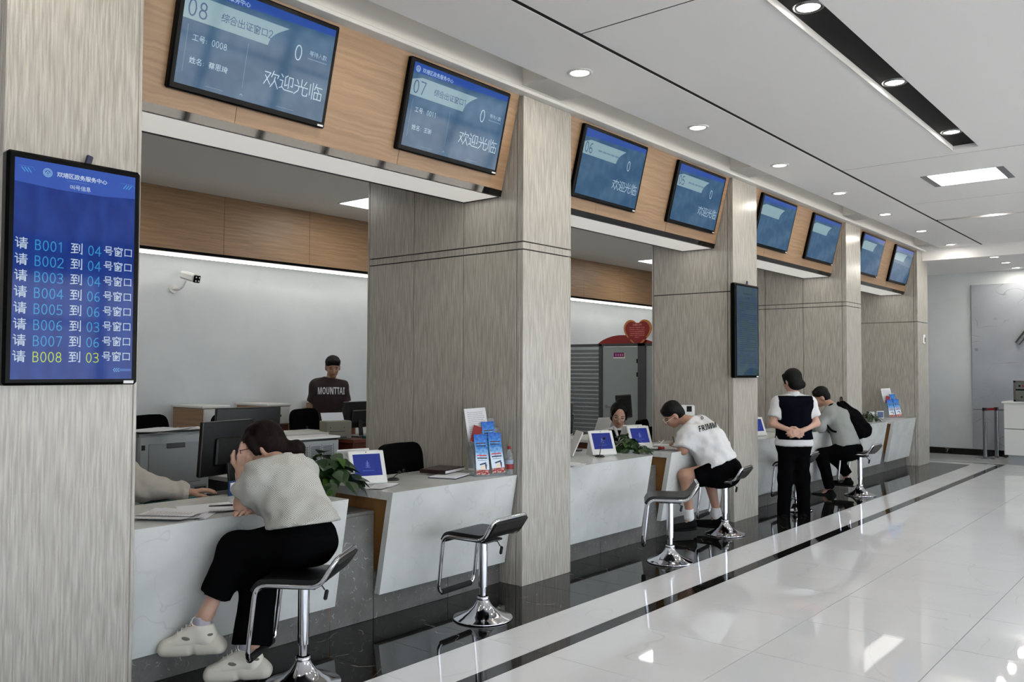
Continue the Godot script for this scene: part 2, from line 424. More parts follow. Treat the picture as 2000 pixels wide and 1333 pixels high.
const JOINTS := {
	"striped": {"base": Vector3(2.730, 0, -3.660), "pelvis": Vector3(2.729, 0.736, -3.661), "chest": Vector3(2.753, 0.988, -3.867), "neck": Vector3(2.762, 1.086, -3.934), "head": Vector3(2.739, 1.181, -4.071), "lsh": Vector3(2.635, 1.024, -3.899), "rsh": Vector3(2.907, 1.043, -3.963), "lel": Vector3(2.590, 0.881, -4.015), "lwr": Vector3(2.632, 1.038, -4.090), "lha": Vector3(2.644, 1.115, -4.076), "rel": Vector3(2.941, 0.836, -4.110), "rwr": Vector3(2.703, 0.839, -4.005), "rha": Vector3(2.633, 0.854, -3.995), "lhip": Vector3(2.668, 0.720, -3.656), "rhip": Vector3(2.797, 0.704, -3.674), "lkn": Vector3(2.518, 0.665, -3.945), "lan": Vector3(2.389, 0.355, -4.006), "lto": Vector3(2.289, 0.208, -4.111), "rkn": Vector3(2.662, 0.591, -3.929), "ran": Vector3(2.550, 0.200, -3.844), "rto": Vector3(2.440, 0.078, -3.945)},
	"white": {"base": Vector3(7.840, 0, -3.810), "pelvis": Vector3(7.822, 0.629, -3.831), "chest": Vector3(7.779, 0.905, -3.962), "neck": Vector3(7.693, 1.095, -4.112), "head": Vector3(7.639, 1.157, -4.270), "lsh": Vector3(7.557, 1.003, -4.056), "rsh": Vector3(7.906, 1.065, -4.105), "lel": Vector3(7.489, 0.832, -4.075), "lwr": Vector3(7.651, 0.849, -4.192), "lha": Vector3(7.701, 0.858, -4.242), "rel": Vector3(7.979, 0.851, -4.144), "rwr": Vector3(7.860, 0.858, -4.254), "rha": Vector3(7.827, 0.868, -4.294), "lhip": Vector3(7.719, 0.617, -3.845), "rhip": Vector3(7.922, 0.600, -3.836), "lkn": Vector3(7.483, 0.582, -4.051), "lan": Vector3(7.553, 0.215, -4.045), "lto": Vector3(7.509, 0.094, -4.067), "rkn": Vector3(7.852, 0.528, -3.984), "ran": Vector3(7.863, 0.206, -3.908), "rto": Vector3(7.842, 0.091, -3.964)},
	"vest": {"base": Vector3(9.370, 0, -3.720), "pelvis": Vector3(9.367, 0.788, -3.723), "chest": Vector3(9.369, 1.146, -3.721), "neck": Vector3(9.366, 1.339, -3.725), "head": Vector3(9.375, 1.487, -3.745), "lsh": Vector3(9.260, 1.259, -3.852), "rsh": Vector3(9.483, 1.260, -3.585), "lel": Vector3(9.190, 1.016, -3.889), "lwr": Vector3(9.196, 0.951, -3.694), "lha": Vector3(9.219, 0.930, -3.652), "rel": Vector3(9.499, 1.023, -3.518), "rwr": Vector3(9.255, 0.942, -3.592), "rha": Vector3(9.210, 0.926, -3.631), "lhip": Vector3(9.316, 0.787, -3.785), "rhip": Vector3(9.422, 0.788, -3.658), "lkn": Vector3(9.317, 0.406, -3.799), "lan": Vector3(9.295, 0.068, -3.810), "lto": Vector3(9.450, -0.004, -3.874), "rkn": Vector3(9.437, 0.407, -3.655), "ran": Vector3(9.437, 0.069, -3.640), "rto": Vector3(9.598, -0.003, -3.697)},
	"bag": {"base": Vector3(11.437, 0, -3.672), "pelvis": Vector3(11.348, 0.592, -3.779), "chest": Vector3(11.375, 0.969, -3.903), "neck": Vector3(11.369, 1.153, -4.019), "head": Vector3(11.367, 1.258, -4.146), "lsh": Vector3(11.239, 1.051, -3.987), "rsh": Vector3(11.600, 1.108, -3.945), "lel": Vector3(11.112, 0.881, -4.062), "lwr": Vector3(11.201, 0.858, -4.189), "lha": Vector3(11.225, 0.861, -4.239), "rel": Vector3(11.511, 0.849, -4.052), "rwr": Vector3(11.402, 0.848, -4.182), "rha": Vector3(11.367, 0.855, -4.224), "lhip": Vector3(11.242, 0.585, -3.796), "rhip": Vector3(11.444, 0.573, -3.772), "lkn": Vector3(11.098, 0.514, -4.047), "lan": Vector3(11.184, 0.117, -3.976), "lto": Vector3(11.157, -0.009, -4.086), "rkn": Vector3(11.388, 0.464, -3.965), "ran": Vector3(11.451, 0.268, -3.843), "rto": Vector3(11.446, 0.138, -3.895)},
	"maroon": {"base": Vector3(6.550, 0, -8.300), "pelvis": Vector3(6.533, 0.922, -8.320), "chest": Vector3(6.530, 1.315, -8.324), "neck": Vector3(6.549, 1.482, -8.301), "head": Vector3(6.545, 1.624, -8.259), "lsh": Vector3(6.443, 1.413, -8.429), "rsh": Vector3(6.628, 1.414, -8.206), "lel": Vector3(6.433, 1.178, -8.471), "lwr": Vector3(6.414, 0.959, -8.432), "lha": Vector3(6.404, 0.876, -8.397), "rel": Vector3(6.667, 1.180, -8.191), "rwr": Vector3(6.607, 0.975, -8.153), "rha": Vector3(6.573, 0.891, -8.148), "lhip": Vector3(6.498, 0.922, -8.363), "rhip": Vector3(6.569, 0.922, -8.278), "lkn": Vector3(6.493, 0.474, -8.368), "lan": Vector3(6.496, 0.046, -8.365), "lto": Vector3(6.403, -0.022, -8.242), "rkn": Vector3(6.580, 0.474, -8.264), "ran": Vector3(6.583, 0.046, -8.261), "rto": Vector3(6.488, -0.021, -8.140)},
	"clerk": {"base": Vector3(8.150, 0, -5.220), "pelvis": Vector3(8.196, 0.362, -5.243), "chest": Vector3(8.150, 0.789, -5.220), "neck": Vector3(8.130, 0.962, -5.213), "head": Vector3(8.092, 1.100, -5.196), "lsh": Vector3(8.055, 0.880, -5.334), "rsh": Vector3(8.249, 0.893, -5.101), "lel": Vector3(7.991, 0.665, -5.380), "lwr": Vector3(7.912, 0.655, -5.193), "lha": Vector3(7.890, 0.662, -5.125), "rel": Vector3(8.275, 0.667, -5.038), "rwr": Vector3(8.056, 0.656, -5.021), "rha": Vector3(7.983, 0.662, -5.015), "lhip": Vector3(8.110, 0.369, -5.268), "rhip": Vector3(8.198, 0.369, -5.163), "lkn": Vector3(7.839, 0.324, -5.125), "lan": Vector3(7.839, -0.032, -5.125), "lto": Vector3(7.738, -0.065, -5.059), "rkn": Vector3(7.959, 0.325, -4.980), "ran": Vector3(7.959, -0.032, -4.981), "rto": Vector3(7.856, -0.065, -4.916)},
	"desk": {"base": Vector3(2.435, 0, -5.534), "pelvis": Vector3(2.435, 0.558, -5.534), "chest": Vector3(2.418, 0.915, -5.476), "neck": Vector3(2.413, 1.092, -5.451), "head": Vector3(2.419, 1.234, -5.443), "lsh": Vector3(2.308, 1.013, -5.561), "rsh": Vector3(2.493, 1.003, -5.278), "lel": Vector3(2.351, 0.701, -5.635), "lwr": Vector3(2.612, 0.694, -5.868), "lha": Vector3(2.668, 0.686, -5.879), "rel": Vector3(2.594, 0.883, -5.109), "rwr": Vector3(2.822, 0.833, -4.945), "rha": Vector3(2.899, 0.848, -4.900), "lhip": Vector3(2.350, 0.577, -5.480), "rhip": Vector3(2.441, 0.577, -5.371), "lkn": Vector3(2.549, 0.393, -5.787), "lan": Vector3(2.556, -0.072, -5.780), "lto": Vector3(2.602, -0.169, -5.881), "rkn": Vector3(2.635, 0.393, -5.684), "ran": Vector3(2.641, -0.071, -5.677), "rto": Vector3(2.689, -0.168, -5.776)},
}

# ---------------------------------------------------------------- drawing print on images
func stroke(img: Image, pts: PackedVector2Array, w: float, c: Color) -> void:
	var iw := img.get_width()
	var ih := img.get_height()
	for i in pts.size() - 1:
		var a := pts[i]
		var b := pts[i + 1]
		var d := b - a
		var l2 := maxf(d.length_squared(), 1e-6)
		var x0 := maxi(int(minf(a.x, b.x) - w - 1), 0)
		var x1 := mini(int(maxf(a.x, b.x) + w + 2), iw - 1)
		var y0 := maxi(int(minf(a.y, b.y) - w - 1), 0)
		var y1 := mini(int(maxf(a.y, b.y) + w + 2), ih - 1)
		for y in range(y0, y1 + 1):
			for x in range(x0, x1 + 1):
				var p := Vector2(x + 0.5, y + 0.5)
				var t := clampf((p - a).dot(d) / l2, 0.0, 1.0)
				var k := clampf(w * 0.5 - p.distance_to(a + d * t) + 0.5, 0.0, 1.0) * c.a
				if k > 0.0:
					var o := img.get_pixel(x, y)
					img.set_pixel(x, y, Color(lerpf(o.r, c.r, k), lerpf(o.g, c.g, k), lerpf(o.b, c.b, k)))

func write(img: Image, text: String, at: Vector2, size: float, c: Color, weight := 0.085, gap := 0.06) -> float:
	var x := at.x
	for ch in text:
		if ch == " ":
			x += size * 0.42
			continue
		var narrow := ch in "0123456789B"
		if STROKES.has(ch):
			for s in STROKES[ch]:
				var pts := PackedVector2Array()
				for i in range(0, s.size(), 2):
					pts.append(Vector2(x + s[i] * size / 100.0, at.y + s[i + 1] * size / 100.0))
				stroke(img, pts, maxf(size * weight, 1.0), c)
		x += size * ((0.6 if narrow else (0.5 if ch == "：" else 1.0)) + gap)
	return x

func fill_poly(img: Image, pts: Array, c: Color) -> void:
	var p := PackedVector2Array(pts)
	var lo := Vector2(1e6, 1e6)
	var hi := -lo
	for q in p:
		lo = lo.min(q)
		hi = hi.max(q)
	for y in range(maxi(int(lo.y), 0), mini(int(hi.y) + 1, img.get_height())):
		for x in range(maxi(int(lo.x), 0), mini(int(hi.x) + 1, img.get_width())):
			if Geometry2D.is_point_in_polygon(Vector2(x + 0.5, y + 0.5), p):
				var o := img.get_pixel(x, y)
				img.set_pixel(x, y, o.lerp(Color(c.r, c.g, c.b), c.a))

func emblem(img: Image, c: Vector2, r: float, col: Color) -> void:
	for rr in [1.0, 0.72]:
		var ring := PackedVector2Array()
		for i in 25:
			ring.append(c + Vector2(cos(TAU * i / 24), sin(TAU * i / 24)) * r * rr)
		stroke(img, ring, r * 0.16, col)
	stroke(img, PackedVector2Array([c + Vector2(-0.4, 0.1) * r, c + Vector2(0, -0.3) * r, c + Vector2(0.4, 0.1) * r]), r * 0.2, col)
	stroke(img, PackedVector2Array([c + Vector2(-0.4, 0.35) * r, c + Vector2(0.4, 0.35) * r]), r * 0.2, col)

func screen_material(img: Image, energy: float) -> StandardMaterial3D:
	var m := flat(Color(0.012, 0.014, 0.016), 0.06)
	m.metallic_specular = 0.3
	m.emission_enabled = true
	m.emission = Color.BLACK
	m.emission_operator = BaseMaterial3D.EMISSION_OP_ADD
	m.emission_texture = tex(img)
	m.emission_energy_multiplier = energy
	return m

func queue_screen_image() -> Image:
	var w := 544
	var h := 992
	var img := Image.create(w, h, false, Image.FORMAT_RGB8)
	var q := noise(41, 0.012, 2)
	for y in h:
		for x in w:
			var c := Color(0.15, 0.285, 0.64).lerp(Color(0.12, 0.235, 0.58), clampf(0.5 + q.get_noise_2d(x, y * 0.4), 0, 1))
			img.set_pixel(x, y, c)
	fill_poly(img, [Vector2(0, 0), Vector2(w, 0), Vector2(w, 106), Vector2(380, 118), Vector2(180, 118), Vector2(0, 106)], Color(0.30, 0.45, 0.86, 0.75))
	var white := Color(0.88, 0.94, 1.0)
	var cyan := Color(0.26, 0.68, 0.93)
	emblem(img, Vector2(138, 48), 19, Color(0.65, 0.85, 0.98))
	write(img, "双塔区政务服务中心", Vector2(178, 34), 26, white, 0.12, -0.02)
	write(img, "叫号信息", Vector2(236, 84), 24, white, 0.09, 0.0)
	stroke(img, PackedVector2Array([Vector2(222, 70), Vector2(322, 70)]), 1.5, Color(0.6, 0.75, 1, 0.8))
	for s in [[Vector2(28, 34), 1.0], [Vector2(486, 40), -1.0]]:
		var o: Vector2 = s[0]
		for k in 3:
			stroke(img, PackedVector2Array([o + Vector2(k * 13 + (14 if s[1] < 0 else 0), 6), o + Vector2(k * 13 + (0 if s[1] < 0 else 14), 24)]), 4.0, Color(0.4, 0.75, 0.98))
		stroke(img, PackedVector2Array([o + Vector2(-14, 0), o + Vector2(46, 0), o + Vector2(56, 14)]), 1.5, Color(0.45, 0.75, 1, 0.7))
	var rows := [["B001", "04"], ["B002", "04"], ["B003", "04"], ["B004", "06"], ["B005", "06"], ["B006", "03"], ["B007", "06"], ["B008", "03"]]
	for i in rows.size():
		var y := 352.0 + i * 72.5
		var hl := Color(0.85, 0.93, 0.32) if i == 7 else cyan
		write(img, "请", Vector2(4, y), 58, white, 0.08)
		write(img, rows[i][0], Vector2(88, y + 6), 52, hl, 0.085, 0.03)
		write(img, "到", Vector2(244, y), 58, white, 0.08)
		write(img, rows[i][1], Vector2(322, y + 6), 52, hl, 0.085, 0.03)
		write(img, "号窗口", Vector2(396, y), 47, white, 0.085, 0.02)
	for k in 3:
		stroke(img, PackedVector2Array([Vector2(462 + k * 10, 940), Vector2(454 + k * 10, 949), Vector2(462 + k * 10, 958)]), 3.0, Color(0.5, 0.8, 1))
	stroke(img, PackedVector2Array([Vector2(488, 949), Vector2(534, 949)]), 12.0, Color(0.42, 0.62, 0.92, 0.6))
	return img

func window_screen_image(k: int) -> Image:
	# the display over one service window; k counts from the first one
	var w := 640
	var h := 366
	var img := Image.create(w, h, false, Image.FORMAT_RGB8)
	var base := Color(0.20, 0.365, 0.51)
	var q := noise(60, 0.01, 2)
	for y in h:
		for x in w:
			var wave := 0.04 * sin(x * 0.012 + y * 0.03)
			var c := base.lightened(clampf(0.05 + wave + q.get_noise_2d(x, y) * 0.08, 0, 1))
			if y < 44 - 0.03 * x:
				c = c.lerp(Color(0.16, 0.32, 0.74), 0.75)
			img.set_pixel(x, y, c)
	var pale := Color(0.60, 0.72, 0.76)
	var banner := [Vector2(0, 76), Vector2(60, 58), Vector2(428, 58)]
	for i in 9:
		var t := i / 8.0
		banner.append(Vector2(428 - 84 * t - 22 * sin(t * PI), 58 + 84 * t))
	banner.append(Vector2(0, 142))
	fill_poly(img, banner, pale)
	if k > 3:
		return img
	var ink := Color(0.23, 0.33, 0.52)
	var light := Color(0.80, 0.90, 0.96)
	write(img, ["08", "07", "06", "05"][k], Vector2(12, 70), 64, ink, 0.075, 0.04)
	if k < 2:
		emblem(img, Vector2(26, 26), 13, Color(0.75, 0.85, 0.95))
		write(img, "双塔区政务服务中心", Vector2(52, 14), 22, Color(0.75, 0.86, 0.97), 0.1, 0.0)
		write(img, "综合出证窗口2" if k == 0 else "综合出证窗口1", Vector2(142, 84), 33, ink, 0.075, 0.0)
		write(img, "工号： 0008" if k == 0 else "工号： 0011", Vector2(44, 186), 25, light, 0.08, 0.03)
		write(img, "姓名： 蔡思琦" if k == 0 else "姓名： 王昕", Vector2(44, 264), 25, light, 0.08, 0.03)
		write(img, "等待人数", Vector2(532, 108), 21, light, 0.06, 0.0)
		for j in 14:
			stroke(img, PackedVector2Array([Vector2(530 + j * 6.5, 140), Vector2(533 + j * 6.5, 140)]), 4.0, Color(light.r, light.g, light.b, 0.4))
		stroke(img, PackedVector2Array([Vector2(24, 160), Vector2(24, 322)]), 1.5, Color(light.r, light.g, light.b, 0.5))
		stroke(img, PackedVector2Array([Vector2(264, 160), Vector2(264, 322)]), 1.5, Color(light.r, light.g, light.b, 0.5))
		stroke(img, PackedVector2Array([Vector2(258, 350), Vector2(264, 344), Vector2(270, 350)]), 2.0, Color(0.8, 0.9, 1, 0.7))
		stroke(img, PackedVector2Array([Vector2(120, 352), Vector2(190, 352)]), 1.5, Color(light.r, light.g, light.b, 0.5))
		stroke(img, PackedVector2Array([Vector2(420, 352), Vector2(500, 352)]), 1.5, Color(light.r, light.g, light.b, 0.5))
	else:
		for j in 5:
			stroke(img, PackedVector2Array([Vector2(150 + j * 44, 102), Vector2(180 + j * 44, 102)]), 10.0, Color(ink.r, ink.g, ink.b, 0.35))
	write(img, "0", Vector2(462, 98), 66, light, 0.065)
	write(img, "欢迎光临", Vector2(346, 222), 70, light, 0.055, -0.02)
	return img

func notice_screen_image() -> Image:
	var w := 256
	var h := 448
	var img := Image.create(w, h, false, Image.FORMAT_RGB8)
	var q := noise(77, 0.012, 2)
	for y in h:
		for x in w:
			var c := Color(0.27, 0.37, 0.40).lerp(Color(0.24, 0.33, 0.46), clampf(0.4 + q.get_noise_2d(x, y) * 1.2, 0, 1))
			img.set_pixel(x, y, c)
	var r := RandomNumberGenerator.new()
	r.seed = 5
	stroke(img, PackedVector2Array([Vector2(80, 36), Vector2(190, 36)]), 9.0, Color(0.17, 0.25, 0.30, 0.8))
	stroke(img, PackedVector2Array([Vector2(112, 56), Vector2(150, 56)]), 8.0, Color(0.17, 0.25, 0.30, 0.8))
	for i in 32:
		var y := 80.0 + i * 10.2
		var x := 22.0 + (18.0 if r.randf() < 0.3 else 0.0)
		while x < 232.0:
			var l := r.randf_range(6, 15)
			stroke(img, PackedVector2Array([Vector2(x, y), Vector2(x + l, y)]), 3.6, Color(0.16, 0.24, 0.30, 0.75))
			x += l + 5.0
			if r.randf() < 0.03:
				break
	return img

func tablet_image() -> Image:
	var w := 160
	var h := 128
	var img := Image.create(w, h, false, Image.FORMAT_RGB8)
	img.fill(Color(0.20, 0.27, 0.63))
	var c := Color(0.52, 0.62, 0.90)
	for k in 3:
		stroke(img, PackedVector2Array([Vector2(70 - k * 2, 54 + k * 12), Vector2(90 + k * 2, 54 + k * 12)]), 3.0, c)
	stroke(img, PackedVector2Array([Vector2(76, 78), Vector2(80, 40), Vector2(84, 78)]), 3.0, c)
	stroke(img, PackedVector2Array([Vector2(48, 98), Vector2(112, 98)]), 3.0, Color(0.42, 0.52, 0.82))
	return img

func leaflet_image(hue: int) -> Image:
	var w := 96
	var h := 192
	var img := Image.create(w, h, false, Image.FORMAT_RGB8)
	var q := noise(90 + hue, 0.03, 3)
	for y in h:
		for x in w:
			var sky := Color(0.12, 0.42, 0.72).lerp(Color(0.80, 0.86, 0.92), clampf(y / 90.0 + q.get_noise_2d(x, y) * 0.4, 0, 1))
			var c := sky
			if y > 158:
				c = Color(0.55, 0.10, 0.12) if q.get_noise_2d(x * 2, y * 2) > -0.1 else Color(0.75, 0.6, 0.55)
			img.set_pixel(x, y, c)
	for i in 4:
		stroke(img, PackedVector2Array([Vector2(14 + i * 18, 62), Vector2(26 + i * 18, 62)]), 8.0, Color(0.75, 0.2, 0.2))
		stroke(img, PackedVector2Array([Vector2(14 + i * 18, 80), Vector2(26 + i * 18, 80)]), 9.0, Color(0.2, 0.22, 0.3))
	stroke(img, PackedVector2Array([Vector2(14, 96), Vector2(78, 96)]), 3.0, Color(0.35, 0.35, 0.42))
	fill_poly(img, [Vector2(26, 120), Vector2(74, 108), Vector2(78, 118), Vector2(30, 128)], Color(0.15, 0.16, 0.28))
	fill_poly(img, [Vector2(34, 130), Vector2(66, 128), Vector2(72, 156), Vector2(28, 156)], Color(0.88, 0.82, 0.74))
	fill_poly(img, [Vector2(66, 120), Vector2(80, 122), Vector2(76, 156), Vector2(70, 156)], Color(0.16, 0.18, 0.35))
	return img

func sheet_image(sd: int) -> Image:
	var img := Image.create(96, 128, false, Image.FORMAT_RGB8)
	img.fill(Color(0.82, 0.82, 0.83))
	var r := RandomNumberGenerator.new()
	r.seed = sd
	for i in 14:
		var x := 12.0
		while x < 82.0:
			var l := r.randf_range(3, 12)
			stroke(img, PackedVector2Array([Vector2(x, 16 + i * 7.4), Vector2(minf(x + l, 86), 16 + i * 7.4)]), 1.6, Color(0.35, 0.36, 0.4, 0.7))
			x += l + 3.0
	return img

# ---------------------------------------------------------------- blended solids, meshed as surface nets
class Blend:
	var kind := PackedByteArray()
	var a := PackedVector3Array()
	var d := PackedVector3Array()
	var il := PackedFloat32Array()
	var ra := PackedFloat32Array()
	var dr := PackedFloat32Array()
	var cp := PackedVector3Array()
	var cn := PackedVector3Array()
	var cut := PackedByteArray()
	var bas: Array[Basis] = []
	var planes: Array[Plane] = []
	var k := 0.03
	var ripple := 0.0
	var rq: FastNoiseLite = null

	func cap(p: Vector3, q: Vector3, r0: float, r1: float, end := 0) -> void:
		# tapered capsule; end 1 cuts it flat at q, 2 at p, 3 at both
		kind.append(0); a.append(p); d.append(q - p); il.append(1.0 / maxf((q - p).length_squared(), 1e-9))
		ra.append(r0); dr.append(r1 - r0); bas.append(Basis.IDENTITY)
		cut.append(end); cp.append(q); cn.append((q - p).normalized())

	func ell(c: Vector3, r: Vector3, b := Basis.IDENTITY) -> void:
		kind.append(1); a.append(c); d.append(r); il.append(minf(r.x, minf(r.y, r.z))); ra.append(maxf(r.x, maxf(r.y, r.z)))
		dr.append(0.0); bas.append(b.inverse()); cut.append(0); cp.append(c); cn.append(Vector3.UP)

	func one(i: int, p: Vector3) -> float:
		var pa := p - a[i]
		if kind[i] == 0:
			var t := clampf(pa.dot(d[i]) * il[i], 0.0, 1.0)
			var q := (pa - d[i] * t).length() - ra[i] - dr[i] * t
			if cut[i] != 0:
				if cut[i] & 1:
					q = maxf(q, (p - cp[i]).dot(cn[i]))
				if cut[i] & 2:
					q = maxf(q, -pa.dot(cn[i]))
			return q
		var lp := bas[i] * pa
		var k0 := (lp / d[i]).length()
		var k1 := (lp / (d[i] * d[i])).length()
		return k0 * (k0 - 1.0) / maxf(k1, 1e-6)

	func value(p: Vector3, list: PackedInt32Array) -> float:
		var r := 1e9
		for i in list:
			var q := one(i, p)
			var h := maxf(k - absf(r - q), 0.0) / k
			r = minf(r, q) - h * h * k * 0.25
		if ripple > 0.0:
			r += ripple * rq.get_noise_3d(p.x, p.y, p.z)
		for pl in planes:
			r = maxf(r, pl.distance_to(p))
		return r

	func all() -> PackedInt32Array:
		return PackedInt32Array(range(kind.size()))

	func add_to(mb: MB, h: float, off := Vector3.ZERO) -> Vector2i:
		var start := mb.v.size()
		var bs := 8
		var bw := bs * h
		var blocks := {}
		for i in kind.size():
			var lo := a[i]
			var hi := a[i]
			var m := k * 0.5 + h * 2.0 + ripple
			if kind[i] == 0:
				lo = a[i].min(a[i] + d[i])
				hi = a[i].max(a[i] + d[i])
				m += maxf(ra[i], ra[i] + dr[i])
			else:
				m += ra[i]
			var b0 := ((lo - Vector3.ONE * m) / bw).floor()
			var b1 := ((hi + Vector3.ONE * m) / bw).floor()
			for x in range(int(b0.x), int(b1.x) + 1):
				for y in range(int(b0.y), int(b1.y) + 1):
					for z in range(int(b0.z), int(b1.z) + 1):
						var key := Vector3i(x, y, z)
						if not blocks.has(key):
							blocks[key] = PackedInt32Array()
						blocks[key].append(i)
		var half := bw * 0.8661
		var cells := {}
		var quads := []
		var val := PackedFloat32Array()
		val.resize(729)
		for key in blocks:
			var org := Vector3(key) * bw
			var ctr := org + Vector3.ONE * bw * 0.5
			var dm := 1e9
			var ds := PackedFloat32Array()
			for i in blocks[key]:
				var q := one(i, ctr)
				ds.append(q)
				dm = minf(dm, q)
			if dm > half + k + ripple or dm < -half * 1.3 - k - ripple - 0.02:
				continue
			var list := PackedInt32Array()
			for j in ds.size():
				if ds[j] < dm + 2.0 * half + k:
					list.append(blocks[key][j])
			var c := 0
			var anyp := false
			var anyn := false
			for z in 9:
				for y in 9:
					for x in 9:
						var f := value(org + Vector3(x, y, z) * h, list)
						val[c] = f
						if f < 0.0:
							anyn = true
						else:
							anyp = true
						c += 1
			if not (anyp and anyn):
				continue
			var gb: Vector3i = key * bs
			for z in 8:
				for y in 8:
					for x in 8:
						var o := x + y * 9 + z * 81
						var v0 := val[o]
						var n0 := v0 < 0.0
						if n0 != (val[o + 1] < 0.0):
							quads.append([gb + Vector3i(x, y, z), 0, n0])
						if n0 != (val[o + 9] < 0.0):
							quads.append([gb + Vector3i(x, y, z), 1, n0])
						if n0 != (val[o + 81] < 0.0):
							quads.append([gb + Vector3i(x, y, z), 2, n0])
						var neg := 0
						for e in [0, 1, 9, 10, 81, 82, 90, 91]:
							if val[o + e] < 0.0:
								neg += 1
						if neg == 0 or neg == 8:
							continue
						var sum := Vector3.ZERO
						var cnt := 0
						for e in 12:
							var ax := e >> 2
							var p0 := Vector3i((e & 1) if ax != 0 else 0, 0, 0)
							var i1 := e & 1
							var i2 := (e >> 1) & 1
							p0 = Vector3i(0, i1, i2) if ax == 0 else (Vector3i(i1, 0, i2) if ax == 1 else Vector3i(i1, i2, 0))
							var oo := o + p0.x + p0.y * 9 + p0.z * 81
							var f0 := val[oo]
							var f1 := val[oo + (1 if ax == 0 else (9 if ax == 1 else 81))]
							if (f0 < 0.0) != (f1 < 0.0):
								var pp := Vector3(p0)
								pp[ax] += f0 / (f0 - f1)
								sum += pp
								cnt += 1
						var wp := org + (Vector3(x, y, z) + sum / cnt) * h
						cells[gb + Vector3i(x, y, z)] = mb.vert(wp - off, Vector3.ZERO)
		var nn := mb.n
		for q in quads:
			var g: Vector3i = q[0]
			var ax: int = q[1]
			var e1 := Vector3i(0, 1, 0) if ax == 0 else (Vector3i(0, 0, 1) if ax == 1 else Vector3i(1, 0, 0))
			var e2 := Vector3i(0, 0, 1) if ax == 0 else (Vector3i(1, 0, 0) if ax == 1 else Vector3i(0, 1, 0))
			var i0 = cells.get(g - e1 - e2, -1)
			var i1 = cells.get(g - e2, -1)
			var i2 = cells.get(g, -1)
			var i3 = cells.get(g - e1, -1)
			if i0 < 0 or i1 < 0 or i2 < 0 or i3 < 0:
				continue
			# outward is +axis when the near corner is inside
			var fn := (mb.v[i2] - mb.v[i0]).cross(mb.v[i3] - mb.v[i1])
			if not q[2]:
				fn = -fn
				mb.idx.append_array(PackedInt32Array([i0, i1, i2, i0, i2, i3]))
			else:
				mb.idx.append_array(PackedInt32Array([i0, i2, i1, i0, i3, i2]))
			nn[i0] += fn
			nn[i1] += fn
			nn[i2] += fn
			nn[i3] += fn
		for i in range(start, nn.size()):
			nn[i] = nn[i].normalized() if nn[i].length_squared() > 0.0 else Vector3.UP
		mb.n = nn
		return Vector2i(start, mb.v.size())

	func onto(p: Vector3, dir: Vector3) -> Vector3:
		# walks from p along dir to the surface
		var l := all()
		var from := p
		for s in 40:
			var q := value(p, l)
			if q < 0.0008:
				break
			p += dir * q * 0.8
			if p.distance_to(from) > 0.7:
				return from + dir * 0.45
		return p

# ---------------------------------------------------------------- people
func blend(k: float) -> Blend:
	var b := Blend.new()
	b.k = k
	return b

func cloth(k: float, amp: float, f: float, sd: int) -> Blend:
	var b := blend(k)
	b.ripple = amp
	b.rq = noise(sd, f, 2)
	return b

func facing(look: Vector3, up := Vector3.UP) -> Basis:
	var z := look.normalized()
	var x := up.cross(z).normalized()
	return Basis(x, z.cross(x), z)

func hand_into(b: Blend, wr: Vector3, dir: Vector3, palm: Vector3, thumb: float, curl: float, s := 0.92) -> void:
	dir = dir.normalized()
	palm = (palm - dir * palm.dot(dir)).normalized()
	var side := dir.cross(palm).normalized() * thumb
	var off := [0.031, 0.011, -0.010, -0.029]
	var len := [0.072, 0.081, 0.076, 0.060]
	var reach := [0.086, 0.090, 0.086, 0.078]
	for f in 4:
		var kn: Vector3 = wr + (dir * reach[f] + side * off[f]) * s
		b.cap(wr + side * off[f] * 0.45 * s, kn, 0.0165 * s, 0.0115 * s)
		var p := kn
		var cur: Vector3 = (dir + side * off[f] * 2.0).normalized()
		for j in 3:
			cur = cur.rotated(dir.cross(palm).normalized(), curl * (1.0 if j > 0 else 0.8)).normalized()
			var e: Vector3 = p + cur * len[f] * [0.46, 0.31, 0.23][j] * s
			b.cap(p, e, (0.0105 - 0.0012 * j) * s, (0.0096 - 0.0014 * j) * s)
			p = e
	var tb := wr + (dir * 0.022 + side * 0.022 + palm * 0.006) * s
	var t1 := tb + (dir * 0.55 + side * 0.7 + palm * 0.25).normalized() * 0.042 * s
	var t2 := t1 + (dir * 0.85 + side * 0.3 + palm * 0.3).normalized() * 0.032 * s
	var t3 := t2 + (dir * 0.95 + palm * 0.35).normalized() * 0.024 * s
	b.cap(tb, t1, 0.016 * s, 0.0125 * s)
	b.cap(t1, t2, 0.0125 * s, 0.011 * s)
	b.cap(t2, t3, 0.011 * s, 0.0085 * s)

func head_into(b: Blend, c: Vector3, o: Basis, neck: Vector3, s: float) -> void:
	b.ell(c + o * Vector3(0, 0.028, -0.012) * s, Vector3(0.076, 0.092, 0.094) * s, o)
	b.ell(c + o * Vector3(0, -0.036, 0.022) * s, Vector3(0.061, 0.078, 0.068) * s, o)
	b.ell(c + o * Vector3(0, -0.092, 0.052) * s, Vector3(0.028, 0.022, 0.026) * s, o)
	b.cap(c + o * Vector3(0, 0.004, 0.086) * s, c + o * Vector3(0, -0.026, 0.104) * s, 0.008 * s, 0.0125 * s)
	for x in [-1.0, 1.0]:
		b.ell(c + o * Vector3(0.035 * x, -0.022, 0.066) * s, Vector3(0.022, 0.02, 0.018) * s, o)
		b.ell(c + o * Vector3(0.079 * x, -0.012, -0.012) * s, Vector3(0.009, 0.031, 0.019) * s, o)
	b.ell(c + o * Vector3(0, -0.056, 0.082) * s, Vector3(0.023, 0.011, 0.012) * s, o)
	b.cap(c + o * Vector3(0, -0.05, -0.022) * s, neck, 0.05 * s, 0.056 * s)

